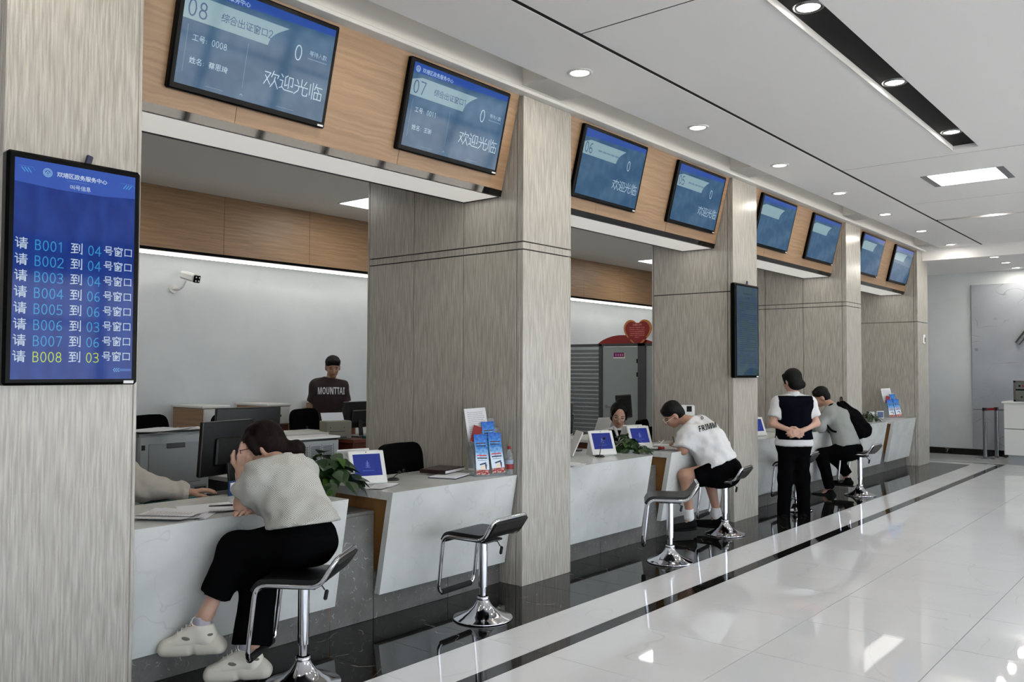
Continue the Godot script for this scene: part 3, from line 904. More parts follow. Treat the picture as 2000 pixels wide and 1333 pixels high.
func paint_face(mb: MB, rng: Vector2i, c: Vector3, o: Basis, s: float, skin: Color, smile: float) -> void:
	var inv := o.inverse()
	for i in range(rng.x, rng.y):
		var p := inv * (mb.v[i] - c) / s
		if p.z < 0.04:
			continue
		for x in [-1.0, 1.0]:
			var q := Vector2((p.x - 0.033 * x) / 0.016, (p.y - 0.002) / 0.0055)
			if q.length() < 1.0:
				mb.col[i] = Color(0.02, 0.015, 0.012)
			q = Vector2((p.x - 0.034 * x) / 0.022, (p.y - 0.023 + absf(p.x - 0.03 * x) * 0.25) / 0.0048)
			if q.length() < 1.0:
				mb.col[i] = Color(0.03, 0.02, 0.018)
		var m := Vector2(p.x / 0.025, (p.y + 0.058 - smile * absf(p.x) * 0.35) / 0.0085)
		if m.length() < 1.0:
			mb.col[i] = Color(0.34, 0.10, 0.09)

const FAIR := Color(0.46, 0.27, 0.19)

func person(key: String, label: String, opt: Dictionary) -> MeshInstance3D:
	var J: Dictionary = JOINTS[key]
	var base: Vector3 = J.base
	var s: float = opt.get("scale", 0.95)
	var g: float = opt.get("girth", 1.0)
	var skin: Color = opt.get("skin", FAIR)
	var h: float = opt.get("cell", 0.016)
	var o := facing(opt.look, opt.get("up", Vector3.UP))
	var mb := MB.new()
	mb.tinted = true
	mb.tint = skin
	# the body under the clothes
	var b := blend(0.035)
	trunk(b, J, g, 0.0)
	for sd in ["l", "r"]:
		b.cap(J[sd + "sh"], J[sd + "el"], 0.047 * g, 0.039 * g)
		b.cap(J[sd + "el"], J[sd + "wr"], 0.039 * g, 0.027)
		b.cap(J[sd + "hip"], J[sd + "kn"], 0.082 * g, 0.056 * g)
		b.cap(J[sd + "kn"], J[sd + "an"], 0.053 * g, 0.036)
		b.cap(J[sd + "an"], J[sd + "to"] + Vector3(0, -0.012, 0), 0.032, 0.018)
	b.cap(J.chest, J.neck, 0.07, 0.056)
	b.add_to(mb, h, base)
	var hd := blend(0.022)
	head_into(hd, J.head, o, J.neck, s)
	var rng := hd.add_to(mb, opt.get("head_cell", 0.007), base)
	paint_face(mb, rng, J.head - base, o, s, skin, opt.get("smile", 0.0))
	for sd in ["l", "r"]:
		var hb := blend(0.009)
		var dir: Vector3 = J[sd + "ha"] - J[sd + "wr"]
		var palm: Vector3 = opt.get(sd + "palm", Vector3.DOWN)
		hand_into(hb, J[sd + "wr"], dir, palm, opt.get(sd + "thumb", -1.0 if sd == "r" else 1.0), opt.get(sd + "curl", 0.35), s)
		hb.cap(J[sd + "el"].lerp(J[sd + "wr"], 0.8), J[sd + "wr"] + dir.normalized() * 0.012, 0.029, 0.024)
		hb.add_to(mb, opt.get("hand_cell", 0.0055), base)
	var p := MeshInstance3D.new()
	p.name = numbered("person")
	p.mesh = mb.mesh()
	p.material_override = M.skin
	add_child(p)
	p.position = base
	tag(p, label, "person")
	return p

func trunk(b: Blend, J: Dictionary, g: float, off: float) -> void:
	b.cap(J.lhip, J.rhip, 0.105 * g + off, 0.105 * g + off)
	var lc: Vector3 = J.chest.lerp(J.lsh, 0.45)
	var rc: Vector3 = J.chest.lerp(J.rsh, 0.45)
	var mid: Vector3 = J.pelvis.lerp(J.chest, 0.5)
	b.cap(J.pelvis, J.chest, 0.115 * g + off, 0.118 * g + off)
	b.cap(J.lhip.lerp(J.pelvis, 0.3), lc, 0.10 * g + off, 0.095 * g + off)
	b.cap(J.rhip.lerp(J.pelvis, 0.3), rc, 0.10 * g + off, 0.095 * g + off)
	b.cap(J.lsh - Vector3(0, 0.015, 0), J.neck - Vector3(0, 0.012, 0), 0.040 * g + off, 0.046 + off * 0.5)
	b.cap(J.rsh - Vector3(0, 0.015, 0), J.neck - Vector3(0, 0.012, 0), 0.040 * g + off, 0.046 + off * 0.5)
	b.cap(lc - Vector3(0, 0.02, 0), J.lsh - Vector3(0, 0.015, 0), 0.08 * g + off, 0.048 * g + off)
	b.cap(rc - Vector3(0, 0.02, 0), J.rsh - Vector3(0, 0.015, 0), 0.08 * g + off, 0.048 * g + off)

func wear(p: MeshInstance3D, called: String, b: Blend, h: float, m: Material, label := "") -> MeshInstance3D:
	var mb := MB.new()
	b.add_to(mb, h, p.position)
	return part(p, called, mb, m, label)

func shirt(J: Dictionary, g: float, off: float, sleeve: float, amp: float, sd: int, hem: Plane) -> Blend:
	# sleeve: how far along the whole arm it reaches, 0.5 the elbow, 1 the wrist
	var b := cloth(0.05, amp, 9.0, sd)
	trunk(b, J, g, off)
	for s in ["l", "r"]:
		var sh: Vector3 = J[s + "sh"]
		var el: Vector3 = J[s + "el"]
		var wr: Vector3 = J[s + "wr"]
		if sleeve <= 0.0:
			continue
		if sleeve <= 0.5:
			b.cap(sh - Vector3(0, 0.015, 0), sh.lerp(el, sleeve * 2.0), 0.046 * g + off, 0.052 * g + off * 1.3, 1)
		else:
			b.cap(sh, el, 0.05 * g + off, 0.043 * g + off)
			b.cap(el, el.lerp(wr, sleeve * 2.0 - 1.0), 0.043 * g + off, 0.032 + off * 0.7, 1)
	b.planes.append(hem)
	b.planes.append(Plane((J.neck - J.chest).normalized(), J.neck + (J.neck - J.chest).normalized() * 0.018))
	return b

func trousers(J: Dictionary, g: float, off: float, reach: float, flare: float, waist: Plane) -> Blend:
	# reach: 0.5 to the knee, 1 to the ankle
	var b := cloth(0.05, 0.009, 8.0, 4)
	b.cap(J.lhip, J.rhip, 0.108 * g + off, 0.108 * g + off)
	b.cap(J.pelvis, J.pelvis.lerp(J.chest, 0.6), 0.12 * g + off, 0.11 * g + off)
	for s in ["l", "r"]:
		var hp: Vector3 = J[s + "hip"]
		var kn: Vector3 = J[s + "kn"]
		var an: Vector3 = J[s + "an"]
		if reach <= 0.5:
			b.cap(hp, hp.lerp(kn, reach * 2.0), 0.09 * g + off, 0.07 * g + off + flare, 1)
		else:
			b.cap(hp, kn, 0.09 * g + off, 0.06 * g + off + flare * 0.6)
			b.cap(kn, kn.lerp(an, reach * 2.0 - 1.0), 0.06 * g + off + flare * 0.6, 0.045 + off + flare, 1)
	b.planes.append(waist)
	return b

func shoe(p: MeshInstance3D, an: Vector3, toe: Vector3, m: Material, sole: Material, s := 1.0) -> void:
	var f := toe - an
	f.y = 0.0
	var fwd := f.normalized() if f.length() > 0.01 else Vector3.BACK
	var down := Vector3(0, toe.y - 0.045, 0)
	var heel := Vector3(an.x, down.y + 0.02, an.z) - fwd * 0.045
	var tip := heel + fwd * 0.24 * s
	var b := blend(0.03)
	b.cap(heel + Vector3(0, 0.03, 0), tip + Vector3(0, 0.016, 0), 0.04 * s, 0.034 * s)
	b.cap(heel + Vector3(0, 0.05, 0) + fwd * 0.03, heel + Vector3(0, 0.10, 0) + fwd * 0.03, 0.042 * s, 0.04 * s, 1)
	b.planes.append(Plane(Vector3.DOWN, heel + Vector3(0, -0.002, 0)))
	var sh := wear(p, "shoe", b, 0.009, m)
	var sb := MB.new()
	var prof := []
	for i in 20:
		var w := TAU * i / 20.0
		prof.append(Vector2(cos(w) * 0.142 * s + 0.1 * s, sin(w) * 0.044 * s * (1.0 + 0.12 * cos(w))))
	sb.prism(prof, Transform3D(Basis(fwd, fwd.cross(Vector3.UP), Vector3.UP), heel - p.position - Vector3(0, 0.018, 0)), 0.02)
	part(sh, "sole", sb, sole)

func glasses(p: MeshInstance3D, c: Vector3, o: Basis, s: float, m: Material) -> void:
	var b := MB.new()
	var q := c - p.position
	for x in [-1.0, 1.0]:
		var ring := []
		for i in 16:
			var w := TAU * i / 16.0
			ring.append(q + o * Vector3(0.034 * x + cos(w) * 0.026, -0.002 + sin(w) * 0.021, 0.103) * s)
		b.tube(ring, 0.0018, 6, true)
		b.tube([q + o * Vector3(0.06 * x, 0.004, 0.101) * s, q + o * Vector3(0.082 * x, 0.004, 0.05) * s, q + o * Vector3(0.084 * x, 0.0, -0.02) * s], 0.0018, 6)
	b.tube([q + o * Vector3(-0.008, 0.002, 0.104) * s, q + o * Vector3(0.008, 0.002, 0.104) * s], 0.0018, 6)
	part(p, "glasses", b, m)

func printed(p: MeshInstance3D, text: String, b: Blend, at: Vector3, dir: Vector3, up: Vector3, height: float, m: Material, squeeze := 1.0) -> void:
	# lettering pressed onto a shirt
	var f := SystemFont.new()
	f.font_names = PackedStringArray(["Droid Sans"])
	f.font_weight = 700
	var t := TextMesh.new()
	t.text = text
	t.font = f
	t.font_size = 32
	t.pixel_size = height / 24.0
	t.depth = 0.0
	t.curve_step = 3.0
	var arr := t.get_mesh_arrays()
	var vs: PackedVector3Array = arr[Mesh.ARRAY_VERTEX]
	var ids: PackedInt32Array = arr[Mesh.ARRAY_INDEX]
	var x := up.cross(-dir).normalized()
	var y := (-dir).cross(x).normalized()
	var mb := MB.new()
	var todo := []
	for i in range(0, ids.size(), 3):
		todo.append([vs[ids[i]], vs[ids[i + 1]], vs[ids[i + 2]]])
	var all := b.all()
	var e := 0.004
	while todo.size() > 0:
		var t3: Array = todo.pop_back()
		var l := 0
		for k in 3:
			if t3[k].distance_to(t3[(k + 1) % 3]) > t3[l].distance_to(t3[(l + 1) % 3]):
				l = k
		if t3[l].distance_to(t3[(l + 1) % 3]) > height * 0.3:
			# halve the longest side, so that the letter follows the cloth
			var mid: Vector3 = (t3[l] + t3[(l + 1) % 3]) * 0.5
			todo.append([t3[l], mid, t3[(l + 2) % 3]])
			todo.append([mid, t3[(l + 1) % 3], t3[(l + 2) % 3]])
			continue
		var at3 := []
		for q in t3:
			var hit := b.onto(at + x * q.x * squeeze + y * q.y - dir * 0.45, dir)
			var nv := Vector3(b.value(hit + Vector3(e, 0, 0), all) - b.value(hit - Vector3(e, 0, 0), all), b.value(hit + Vector3(0, e, 0), all) - b.value(hit - Vector3(0, e, 0), all), b.value(hit + Vector3(0, 0, e), all) - b.value(hit - Vector3(0, 0, e), all)).normalized()
			at3.append(mb.vert(hit + nv * 0.008 - p.position, nv))
		mb.face(at3[0], at3[1], at3[2])
	part(p, "lettering", mb, m)

# ---------------------------------------------------------------- materials of the place
func make_materials() -> void:
	M.skin = flat(Color.WHITE, 0.55)
	M.skin.vertex_color_use_as_albedo = true
	M.travertine = triplanar(flat(Color.WHITE, 0.22), tex(grain_image(1024, 1024, false, Color(0.585, 0.565, 0.53), Color(0.72, 0.70, 0.665), Color(0.66, 0.64, 0.605), 3, 0.075, 0.045, 1.5, 5.0)), Vector3(0.95, 0.95, 0.95))
	M.oak = triplanar(flat(Color.WHITE, 0.45), tex(grain_image(512, 512, true, Color(0.51, 0.40, 0.29), Color(0.615, 0.495, 0.375), Color(0.565, 0.445, 0.33), 21, 0.09, 0.035, 1.25, 7.0)), Vector3(0.6, 0.6, 0.6))
	M.brown_wood = triplanar(flat(Color.WHITE, 0.4), tex(grain_image(256, 256, true, Color(0.30, 0.13, 0.07), Color(0.42, 0.20, 0.11), Color(0.36, 0.16, 0.09), 25, 0.03, 0.08, 1.4, 20.0)), Vector3(0.8, 0.8, 0.8))
	M.side_wood = triplanar(flat(Color.WHITE, 0.45), tex(grain_image(256, 256, false, Color(0.47, 0.32, 0.17), Color(0.60, 0.43, 0.25), Color(0.53, 0.375, 0.21), 27, 0.03, 0.08, 1.4, 20.0)), Vector3(0.9, 0.9, 0.9))
	M.white_marble = triplanar(flat(Color.WHITE, 0.16), tex(veins_image(512, 512, Color(0.765, 0.775, 0.76), Color(0.83, 0.835, 0.825), Color(0.64, 0.65, 0.635), 31, 0.006, 0.008, 0.03, 0.3)), Vector3(0.75, 0.75, 0.75))
	M.grey_marble = triplanar(flat(Color.WHITE, 0.34), tex(fleck_image()), Vector3(1.0, 1.0, 1.0))
	M.black_marble = triplanar(flat(Color.WHITE, 0.035), tex(veins_image(512, 512, Color(0.075, 0.075, 0.072), Color(0.115, 0.115, 0.11), Color(0.60, 0.59, 0.55), 37, 0.009, 0.005, 0.013, 0.9, 0.6, 1.0)), Vector3(0.62, 0.62, 0.62))
	M.black_marble.metallic_specular = 0.32
	M.white_tile = triplanar(flat(Color.WHITE, 0.03), tex(veins_image(512, 512, Color(0.83, 0.835, 0.845), Color(0.86, 0.865, 0.875), Color(0.74, 0.745, 0.755), 43, 0.004, 0.006, 0.012, 0.5, 0.5, 1.0)), Vector3(0.4, 0.4, 0.4))
	M.blue_marble = triplanar(flat(Color.WHITE, 0.14), tex(veins_image(512, 512, Color(0.585, 0.60, 0.625), Color(0.635, 0.65, 0.67), Color(0.44, 0.455, 0.48), 47, 0.006, 0.006, 0.014, 0.7, 0.6, 1.2)), Vector3(0.35, 0.35, 0.35))
	M.office_floor = flat(Color(0.66, 0.66, 0.65), 0.3)
	M.grout = flat(Color(0.36, 0.36, 0.36), 0.8)
	M.wall = triplanar(flat(Color.WHITE, 0.8), tex(veins_image(256, 256, Color(0.755, 0.77, 0.775), Color(0.785, 0.80, 0.805), Color(0.72, 0.735, 0.74), 53, 0.012, 0.01, 0.1, 0.25)), Vector3(0.4, 0.4, 0.4))
	M.ceiling = flat(Color(0.91, 0.905, 0.90), 0.85)
	M.office_ceiling = flat(Color(0.88, 0.875, 0.86), 0.9)
	M.black_gap = flat(Color(0.012, 0.012, 0.012), 0.9)
	M.black_slot = flat(Color(0.018, 0.018, 0.02), 0.7)
	M.plaster = flat(Color(0.82, 0.815, 0.80), 0.8)
	M.chrome = flat(Color(0.80, 0.80, 0.82), 0.07, 1.0)
	M.dark_mirror = flat(Color(0.22, 0.215, 0.21), 0.04, 1.0)
	M.steel = flat(Color(0.55, 0.55, 0.56), 0.25, 1.0)
	M.black_plastic = flat(Color(0.022, 0.022, 0.025), 0.35)
	M.bezel = flat(Color(0.012, 0.012, 0.014), 0.3)
	M.bezel.metallic_specular = 0.2
	M.leather = flat(Color(0.035, 0.035, 0.038), 0.42)
	M.rubber = flat(Color(0.018, 0.018, 0.018), 0.8)
	M.chair = flat(Color(0.03, 0.03, 0.034), 0.9)
	M.chair.metallic_specular = 0.15
	M.white_plastic = flat(Color(0.80, 0.80, 0.79), 0.35)
	M.grey_plastic = flat(Color(0.56, 0.575, 0.58), 0.5)
	M.dark_grey = flat(Color(0.22, 0.22, 0.23), 0.5)
	M.beige = flat(Color(0.47, 0.455, 0.39), 0.55)
	M.teal = flat(Color(0.06, 0.35, 0.34), 0.6)
	M.paper = flat(Color(0.83, 0.84, 0.86), 0.85)
	M.clear = flat(Color(0.75, 0.80, 0.82, 0.16), 0.06)
	M.clear.transparency = BaseMaterial3D.TRANSPARENCY_ALPHA
	M.pane = flat(Color(0.80, 0.88, 0.88, 0.10), 0.0)
	M.pane.transparency = BaseMaterial3D.TRANSPARENCY_ALPHA
	M.frosted = flat(Color(0.55, 0.575, 0.575, 0.8), 0.15)
	M.frosted.transparency = BaseMaterial3D.TRANSPARENCY_ALPHA
	M.tinted_pane = flat(Color(0.40, 0.43, 0.43, 0.35), 0.05)
	M.tinted_pane.transparency = BaseMaterial3D.TRANSPARENCY_ALPHA
	M.downlight = glow(Color(1.0, 0.98, 0.94), 9.0)
	M.light_panel = glow(Color(0.95, 0.98, 1.0), 6.0)
	M.light_box = glow(Color(1.0, 0.99, 0.96), 0.42)
	M.light_box.albedo_color = Color(0.72, 0.72, 0.71)
	M.led = glow(Color(1.0, 0.99, 0.97), 4.0)
	M.cove_led = glow(Color(1.0, 0.97, 0.92), 2.2)
	M.leaf = flat(Color(0.085, 0.19, 0.06), 0.4)
	M.leaf.backlight_enabled = true
	M.leaf.backlight = Color(0.03, 0.08, 0.02)
	M.leaf_pale = flat(Color(0.19, 0.31, 0.07), 0.4)
	M.stem = flat(Color(0.14, 0.20, 0.07), 0.6)
	M.soil = flat(Color(0.08, 0.06, 0.045), 0.95)
	M.pot = flat(Color(0.62, 0.63, 0.63), 0.4)
	M.red = flat(Color(0.50, 0.035, 0.03), 0.5)
	M.gold = flat(Color(0.72, 0.45, 0.20), 0.5)
	M.label_white = flat(Color(0.85, 0.85, 0.85), 0.5)
	M.hair = flat(Color(0.012, 0.010, 0.009), 0.62)
	M.hair.metallic_specular = 0.3
	M.brown_hair = triplanar(flat(Color.WHITE, 0.4), tex(grain_image(128, 128, false, Color(0.05, 0.033, 0.028), Color(0.115, 0.075, 0.062), Color(0.07, 0.05, 0.04), 57, 0.09, 0.1, 1.5, 8.0)), Vector3(4, 4, 4), false)
	M.brown_hair.roughness = 0.6
	M.brown_hair.metallic_specular = 0.2
	M.black_cloth = flat(Color(0.035, 0.035, 0.04), 0.95)
	M.black_cloth.metallic_specular = 0.1
	M.navy_cloth = flat(Color(0.04, 0.045, 0.075), 0.95)
	M.navy_cloth.metallic_specular = 0.1
	M.white_cloth = flat(Color(0.80, 0.80, 0.80), 0.9)
	M.cream_cloth = flat(Color(0.66, 0.64, 0.60), 0.9)
	M.grey_cloth = flat(Color(0.52, 0.53, 0.52), 0.9)
	M.maroon_cloth = flat(Color(0.17, 0.115, 0.125), 0.9)
	M.sneaker = flat(Color(0.82, 0.80, 0.75), 0.7)
	M.sneaker_mesh = flat(Color(0.42, 0.40, 0.37), 0.85)
	M.sole = flat(Color(0.76, 0.74, 0.69), 0.6)
	M.black_shoe = flat(Color(0.04, 0.04, 0.042), 0.7)
	M.black_shoe.metallic_specular = 0.2
	M.stripes = triplanar(flat(Color.WHITE, 0.9), tex(stripe_image()), Vector3(7, 7, 7), false)

func fleck_image() -> Image:
	var img := veins_image(512, 512, Color(0.33, 0.325, 0.31), Color(0.41, 0.405, 0.39), Color(0.29, 0.285, 0.275), 61, 0.01, 0.02, 0.05, 0.5)
	var r := RandomNumberGenerator.new()
	r.seed = 8
	for i in 260:
		var p := Vector2(r.randf() * 512, r.randf() * 512)
		var a := r.randf_range(0, TAU)
		var l := r.randf_range(2, 13)
		var c := Color(0.75, 0.745, 0.73, r.randf_range(0.15, 0.8))
		stroke(img, PackedVector2Array([p, p + Vector2(cos(a), sin(a)) * l, p + Vector2(cos(a + 0.5), sin(a + 0.5)) * l * 1.5]), r.randf_range(0.8, 2.2), c)
	return img

func stripe_image() -> Image:
	var img := Image.create(128, 128, false, Image.FORMAT_RGB8)
	for y in 128:
		for x in 128:
			var t := 1.0 if (y + x / 2) % 6 < 2 else 0.0
			img.set_pixel(x, y, Color(0.77, 0.765, 0.735).lerp(Color(0.40, 0.40, 0.39), t))
	return img

# ---------------------------------------------------------------- the setting
func build_floor() -> void:
	var f := structure("floor", boxed(-8, 18.6, -0.12, -0.004, -9.6, 7.2), M.grout, "polished white tile floor with black marble border")
	var tile := boxed(-0.398, 0.398, -0.02, 0.0, -0.426, 0.426)
	var tm := tile.mesh()
	var rest := MB.new()
	for j in 12:
		for i in range(-14, 23):
			var x := 3.88 + 0.8 * i + 0.4
			var z := -2.965 + 0.856 * j + 0.428
			if x > 18.3 or x < -7.6:
				continue
			if x > 2.0 and j < 4:
				var o := part(f, "floor_tile", tm, M.white_tile)
				o.position = Vector3(x, 0, z)
			else:
				rest.bx(x - 0.398, x + 0.398, -0.02, 0, z - 0.426, z + 0.426)
	for i in range(-14, 18):
		var x := 3.88 + 0.8 * i
		if x < -7.6:
			continue
		var wide := minf(x + 0.797, 16.75)
		if x > 1.0 and x < 16.6:
			part(f, "border_tile", boxed(x, minf(wide, 16.45), -0.02, 0, -3.428, -3.07), M.white_tile)
			part(f, "black_stripe", boxed(x, wide, -0.02, 0.0, -3.068, -2.967), M.black_marble)
		elif x <= 1.0:
			rest.bx(x, wide, -0.02, 0, -3.428, -2.967)
	for i in 40:
		var x := 1.08 + 0.4 * i
		if x < 16.3:
			part(f, "black_tile", boxed(x, minf(x + 0.398, 16.45), -0.02, 0.0, -4.6, -3.43), M.black_marble)
	rest.bx(16.45, 16.75, -0.02, 0, -6.0, -3.07)
	rest.bx(16.86, 18.6, -0.02, 0, -6.0, -2.967)
	part(f, "black_stripe", boxed(16.752, 16.858, -0.02, 0.0, -6.0, -2.967), M.black_marble)
	var r := part(f, "distant_tiles", rest, M.white_tile)
	r.set_meta("kind", "stuff")
	part(f, "office_floor", boxed(-8, 16.44, -0.02, -0.001, -9.6, -4.6), M.office_floor)

func build_ceiling() -> void:
	var c := structure("ceiling", boxed(-8, 18.6, 3.95, 4.1, -9.6, 7.2), M.plaster, "white panel ceiling with black joints")
	part(c, "joint_backing", boxed(-8, 15.93, 3.765, 3.77, -3.70, 7.1), M.black_gap)
	part(c, "edge_panel", boxed(-8, 15.94, 3.72, 3.76, -3.75, -3.118), M.ceiling)
	var xs := [-8.0, -0.39, 4.376, 9.142, 11.56, 14.58, 15.94]
	for i in xs.size() - 1:
		var a: float = xs[i] + 0.007
		var b: float = xs[i + 1] - 0.007
		if i == 2:
			# a panel with the long black light slot
			part(c, "ceiling_panel", boxed(a, b, 3.72, 3.76, -3.085, -1.985), M.ceiling)
			part(c, "ceiling_panel", boxed(a, b, 3.72, 3.76, -1.755, 7.1), M.ceiling)
			part(c, "ceiling_panel", boxed(a, 4.42, 3.72, 3.76, -1.983, -1.757), M.ceiling)
			part(c, "ceiling_panel", boxed(8.95, b, 3.72, 3.76, -1.983, -1.757), M.ceiling)
			part(c, "slot_edge", boxed(4.42, 8.95, 3.715, 3.80, -1.990, -1.978), M.plaster)
		elif i == 4:
			# the slot that runs away from the counters
			part(c, "ceiling_panel", boxed(a, 12.95, 3.72, 3.76, -3.085, 7.1), M.ceiling)
			part(c, "ceiling_panel", boxed(13.05, b, 3.72, 3.76, -3.085, 7.1), M.ceiling)
			part(c, "slot_edge", boxed(13.046, 13.058, 3.715, 3.78, -3.085, 7.1), M.plaster)
		else:
			part(c, "ceiling_panel", boxed(a, b, 3.72, 3.76, -3.085, 7.1), M.ceiling)
	# black strips that fill the joints
	part(c, "black_joint", boxed(-8, 15.94, 3.722, 3.765, -3.118, -3.085), M.black_gap)
	for i in range(1, xs.size() - 1):
		part(c, "black_joint", boxed(xs[i] - 0.007, xs[i] + 0.007, 3.722, 3.765, -3.085, 7.1), M.black_gap)
	# cove beside the bulkheads
	part(c, "cove_lip", boxed(-8, 16.25, 3.672, 3.70, -4.10, -3.972, 0.004), M.plaster)
	part(c, "cove_back", boxed(-8, 16.25, 3.70, 3.95, -4.12, -4.09), M.plaster)
	part(c, "cove_edge", boxed(-8, 15.94, 3.76, 3.95, -3.75, -3.73), M.plaster)
	for i in 5:
		var x := 1.41 + BAY * i
		part(c, "cove_beam", boxed(x + 0.06, x + 0.55, 3.775, 3.95, -4.09, -3.752), M.plaster)
	part(c, "dropped_ceiling", boxed(15.95, 18.5, 3.52, 3.95, -6.0, 7.1), M.ceiling)
	part(c, "office_ceiling", boxed(-8, 16.2, 3.62, 3.70, -9.6, -4.64), M.office_ceiling)

func downlight(x: float, z: float, y: float, label: String, e := 1.0, black := false) -> void:
	var t := thing("downlight", label, "downlight", Vector3(x, y, z), 0.0, "round recessed downlights")
	var ring := MB.new()
	ring.slathe([Vector2(0.066, -0.003), Vector2(0.072, -0.010), Vector2(0.086, -0.009), Vector2(0.093, -0.002), Vector2(0.093, 0.0)], Vector3.ZERO, 28)
	part(t, "trim_ring", ring, M.steel if black else M.white_plastic)
	var lens := MB.new()
	lens.cyl(Vector3(0, -0.003, 0), 0.066, 0.004, 24)
	part(t, "lens", lens, M.downlight)
	lamp(Vector3(x, y - 0.02, z), 0.1, e)

func lamp(at: Vector3, size: float, e: float, wide := 0.0) -> void:
	var l := AreaLight3D.new()
	l.name = numbered("lamp_light")
	l.area_size = Vector2(size, wide if wide > 0.0 else size)
	l.light_energy = e
	l.light_color = Color(1.0, 0.975, 0.93)
	l.shadow_enabled = true
	l.area_range = 30.0
	add_child(l)
	l.position = at
	l.rotation.x = -PI / 2

func build_walls() -> void:
	# office back wall with its wooden band, end wall, hall ends
	structure("wall_back", boxed(-8, 18.6, 0, 3.95, -9.6, -9.31), M.wall, "plain white back wall of the office")
	structure("wall_left", boxed(-8.2, -8, 0, 3.95, -9.6, 7.2), M.wall)
	structure("wall_end", boxed(16.0, 16.2, 0, 3.7, -9.3, -5.8), M.wall, "white wall behind the glass partition")
	var far := structure("wall_right", boxed(18.4, 18.6, 0, 3.95, -6.0, 7.2), M.wall, "white far wall of the hall")
	part(far, "marble_panel", boxed(18.36, 18.402, 0.885, 3.27, -3.775, -1.2, 0.003), M.blue_marble)
	part(far, "marble_panel", boxed(18.36, 18.402, 0.12, 0.875, -3.775, -1.2, 0.003), M.blue_marble)
	part(far, "marble_panel", boxed(18.36, 18.402, 0.12, 3.27, -1.19, 4.5, 0.003), M.blue_marble)
	structure("baseboard_right", boxed(18.34, 18.40, 0, 0.12, -6.0, 7.1, 0.004), M.black_marble)
	structure("wall_hall_back", boxed(16.25, 18.6, 0, 3.95, -6.2, -6.0), M.wall)
	structure("wall_beside", boxed(-8, 1.41, 0, 3.95, -4.7, -4.5), M.plaster)
	var band := thing("wooden_band", "long horizontal oak panel band high on the office back wall", "wall panel")
	var x := -7.9
	while x < 15.9:
		part(band, "oak_panel", boxed(x, minf(x + 1.22, 15.98) - 0.004, 2.935, 3.62, -9.12, -9.0), M.oak)
		x += 1.22
	part(band, "black_trim", boxed(-7.9, 15.98, 2.90, 2.935, -9.13, -8.995), M.bezel)
	part(band, "band_backing", boxed(-7.9, 15.98, 2.90, 3.62, -9.3, -9.13), M.plaster)
	var strip := solo("led_strip", boxed(-7.9, 15.98, 2.872, 2.899, -9.13, -9.05), M.led, "thin white strip light under the office wood band", "strip light")
	for i in 7:
		lamp(Vector3(-4.0 + i * 3.2, 2.86, -9.09), 3.0, 0.10, 0.06)
	# front glazing of the hall, behind the camera
	var wx := -8.0
	var n := 1
	structure("wall_front", boxed(-8, 18.6, 3.2, 3.95, 7.0, 7.2), M.wall)
	structure("wall_front", boxed(-8, 18.6, 0.0, 0.25, 7.0, 7.2), M.wall)
	while wx < 18.4:
		var w := frame_node("window_%d" % n)
		var x1 := wx + 1.65
		var fr := MB.new()
		fr.bx(wx, wx + 0.05, 0.25, 3.2, 7.02, 7.14)
		fr.bx(x1 - 0.05, x1, 0.25, 3.2, 7.02, 7.14)
		fr.bx(wx, x1, 0.25, 0.31, 7.02, 7.14)
		fr.bx(wx, x1, 3.14, 3.2, 7.02, 7.14)
		fr.bx(wx, x1, 2.35, 2.41, 7.02, 7.14)
		part(w, "window_frame", fr, M.dark_grey)
		part(w, "pane", boxed(wx + 0.05, x1 - 0.05, 0.31, 2.35, 7.075, 7.081), M.pane)
		part(w, "pane", boxed(wx + 0.05, x1 - 0.05, 2.41, 3.14, 7.075, 7.081), M.pane)
		wx = x1
		n += 1
	structure("pavement_outside", boxed(-30, 40, -0.3, -0.15, 7.2, 60), flat(Color(0.62, 0.61, 0.59), 0.9), "grey paving outside the glazed front")

func build_column(i: int) -> void:
	var x0 := 1.41 + BAY * i
	var x1 := x0 + (0.61 if i < 4 else 0.65)
	var names := ["nearest pale travertine column carrying the large blue queue display", "travertine column between the first two service bays, with double black groove", "travertine column carrying the dim portrait notice display", "travertine column behind the standing person in a vest", "last travertine column beside the white far wall"]
	var c := frame_node("column", names[i])
	var core := MB.new()
	var zb := -5.0 if (i == 2 or i == 4) else -5.77
	core.bx(x0 + 0.02, x1 - 0.02, 0, 3.67, zb + 0.01, FRONT - 0.02)
	part(c, "core", core, M.black_gap)
	var g := 0.004
	var double: bool = i == 1 or i == 3
	var ys := [0.0, 2.507, 2.565, 3.67] if double else ([0.0, 2.45, 3.67] if i != 0 else [0.0, 3.67])
	for k in ys.size() - 1:
		var a: float = ys[k] + (0.0 if k == 0 else g)
		var b: float = ys[k + 1] - (0.0 if k == ys.size() - 2 else g)
		part(c, "stone_slab", boxed(x0, x1 - 0.022, a, b, FRONT - 0.03, FRONT, 0.002), M.travertine)
		part(c, "corner_strip", boxed(x1 - 0.020, x1, a, b, FRONT - 0.03, FRONT, 0.004), M.travertine)
		var zs := [-5.77, -5.208, -4.643, FRONT - 0.062] if double else ([zb, FRONT - 0.062] if i > 1 else [-5.77, -4.9, FRONT - 0.062])
		for j in zs.size() - 1:
			part(c, "stone_slab", boxed(x0, x0 + 0.03, a, b, zs[j] + 0.004, zs[j + 1] - 0.004, 0.002), M.travertine)
			part(c, "stone_slab", boxed(x1 - 0.03, x1, a, b, zs[j] + 0.004, zs[j + 1] - 0.004, 0.002), M.travertine)
		part(c, "corner_strip", boxed(x0, x0 + 0.03, a, b, FRONT - 0.060, FRONT - 0.032, 0.003), M.travertine)
	part(c, "rear_slab", boxed(x0, x1, 0, 3.62, zb - 0.02, zb - 0.002), M.travertine)

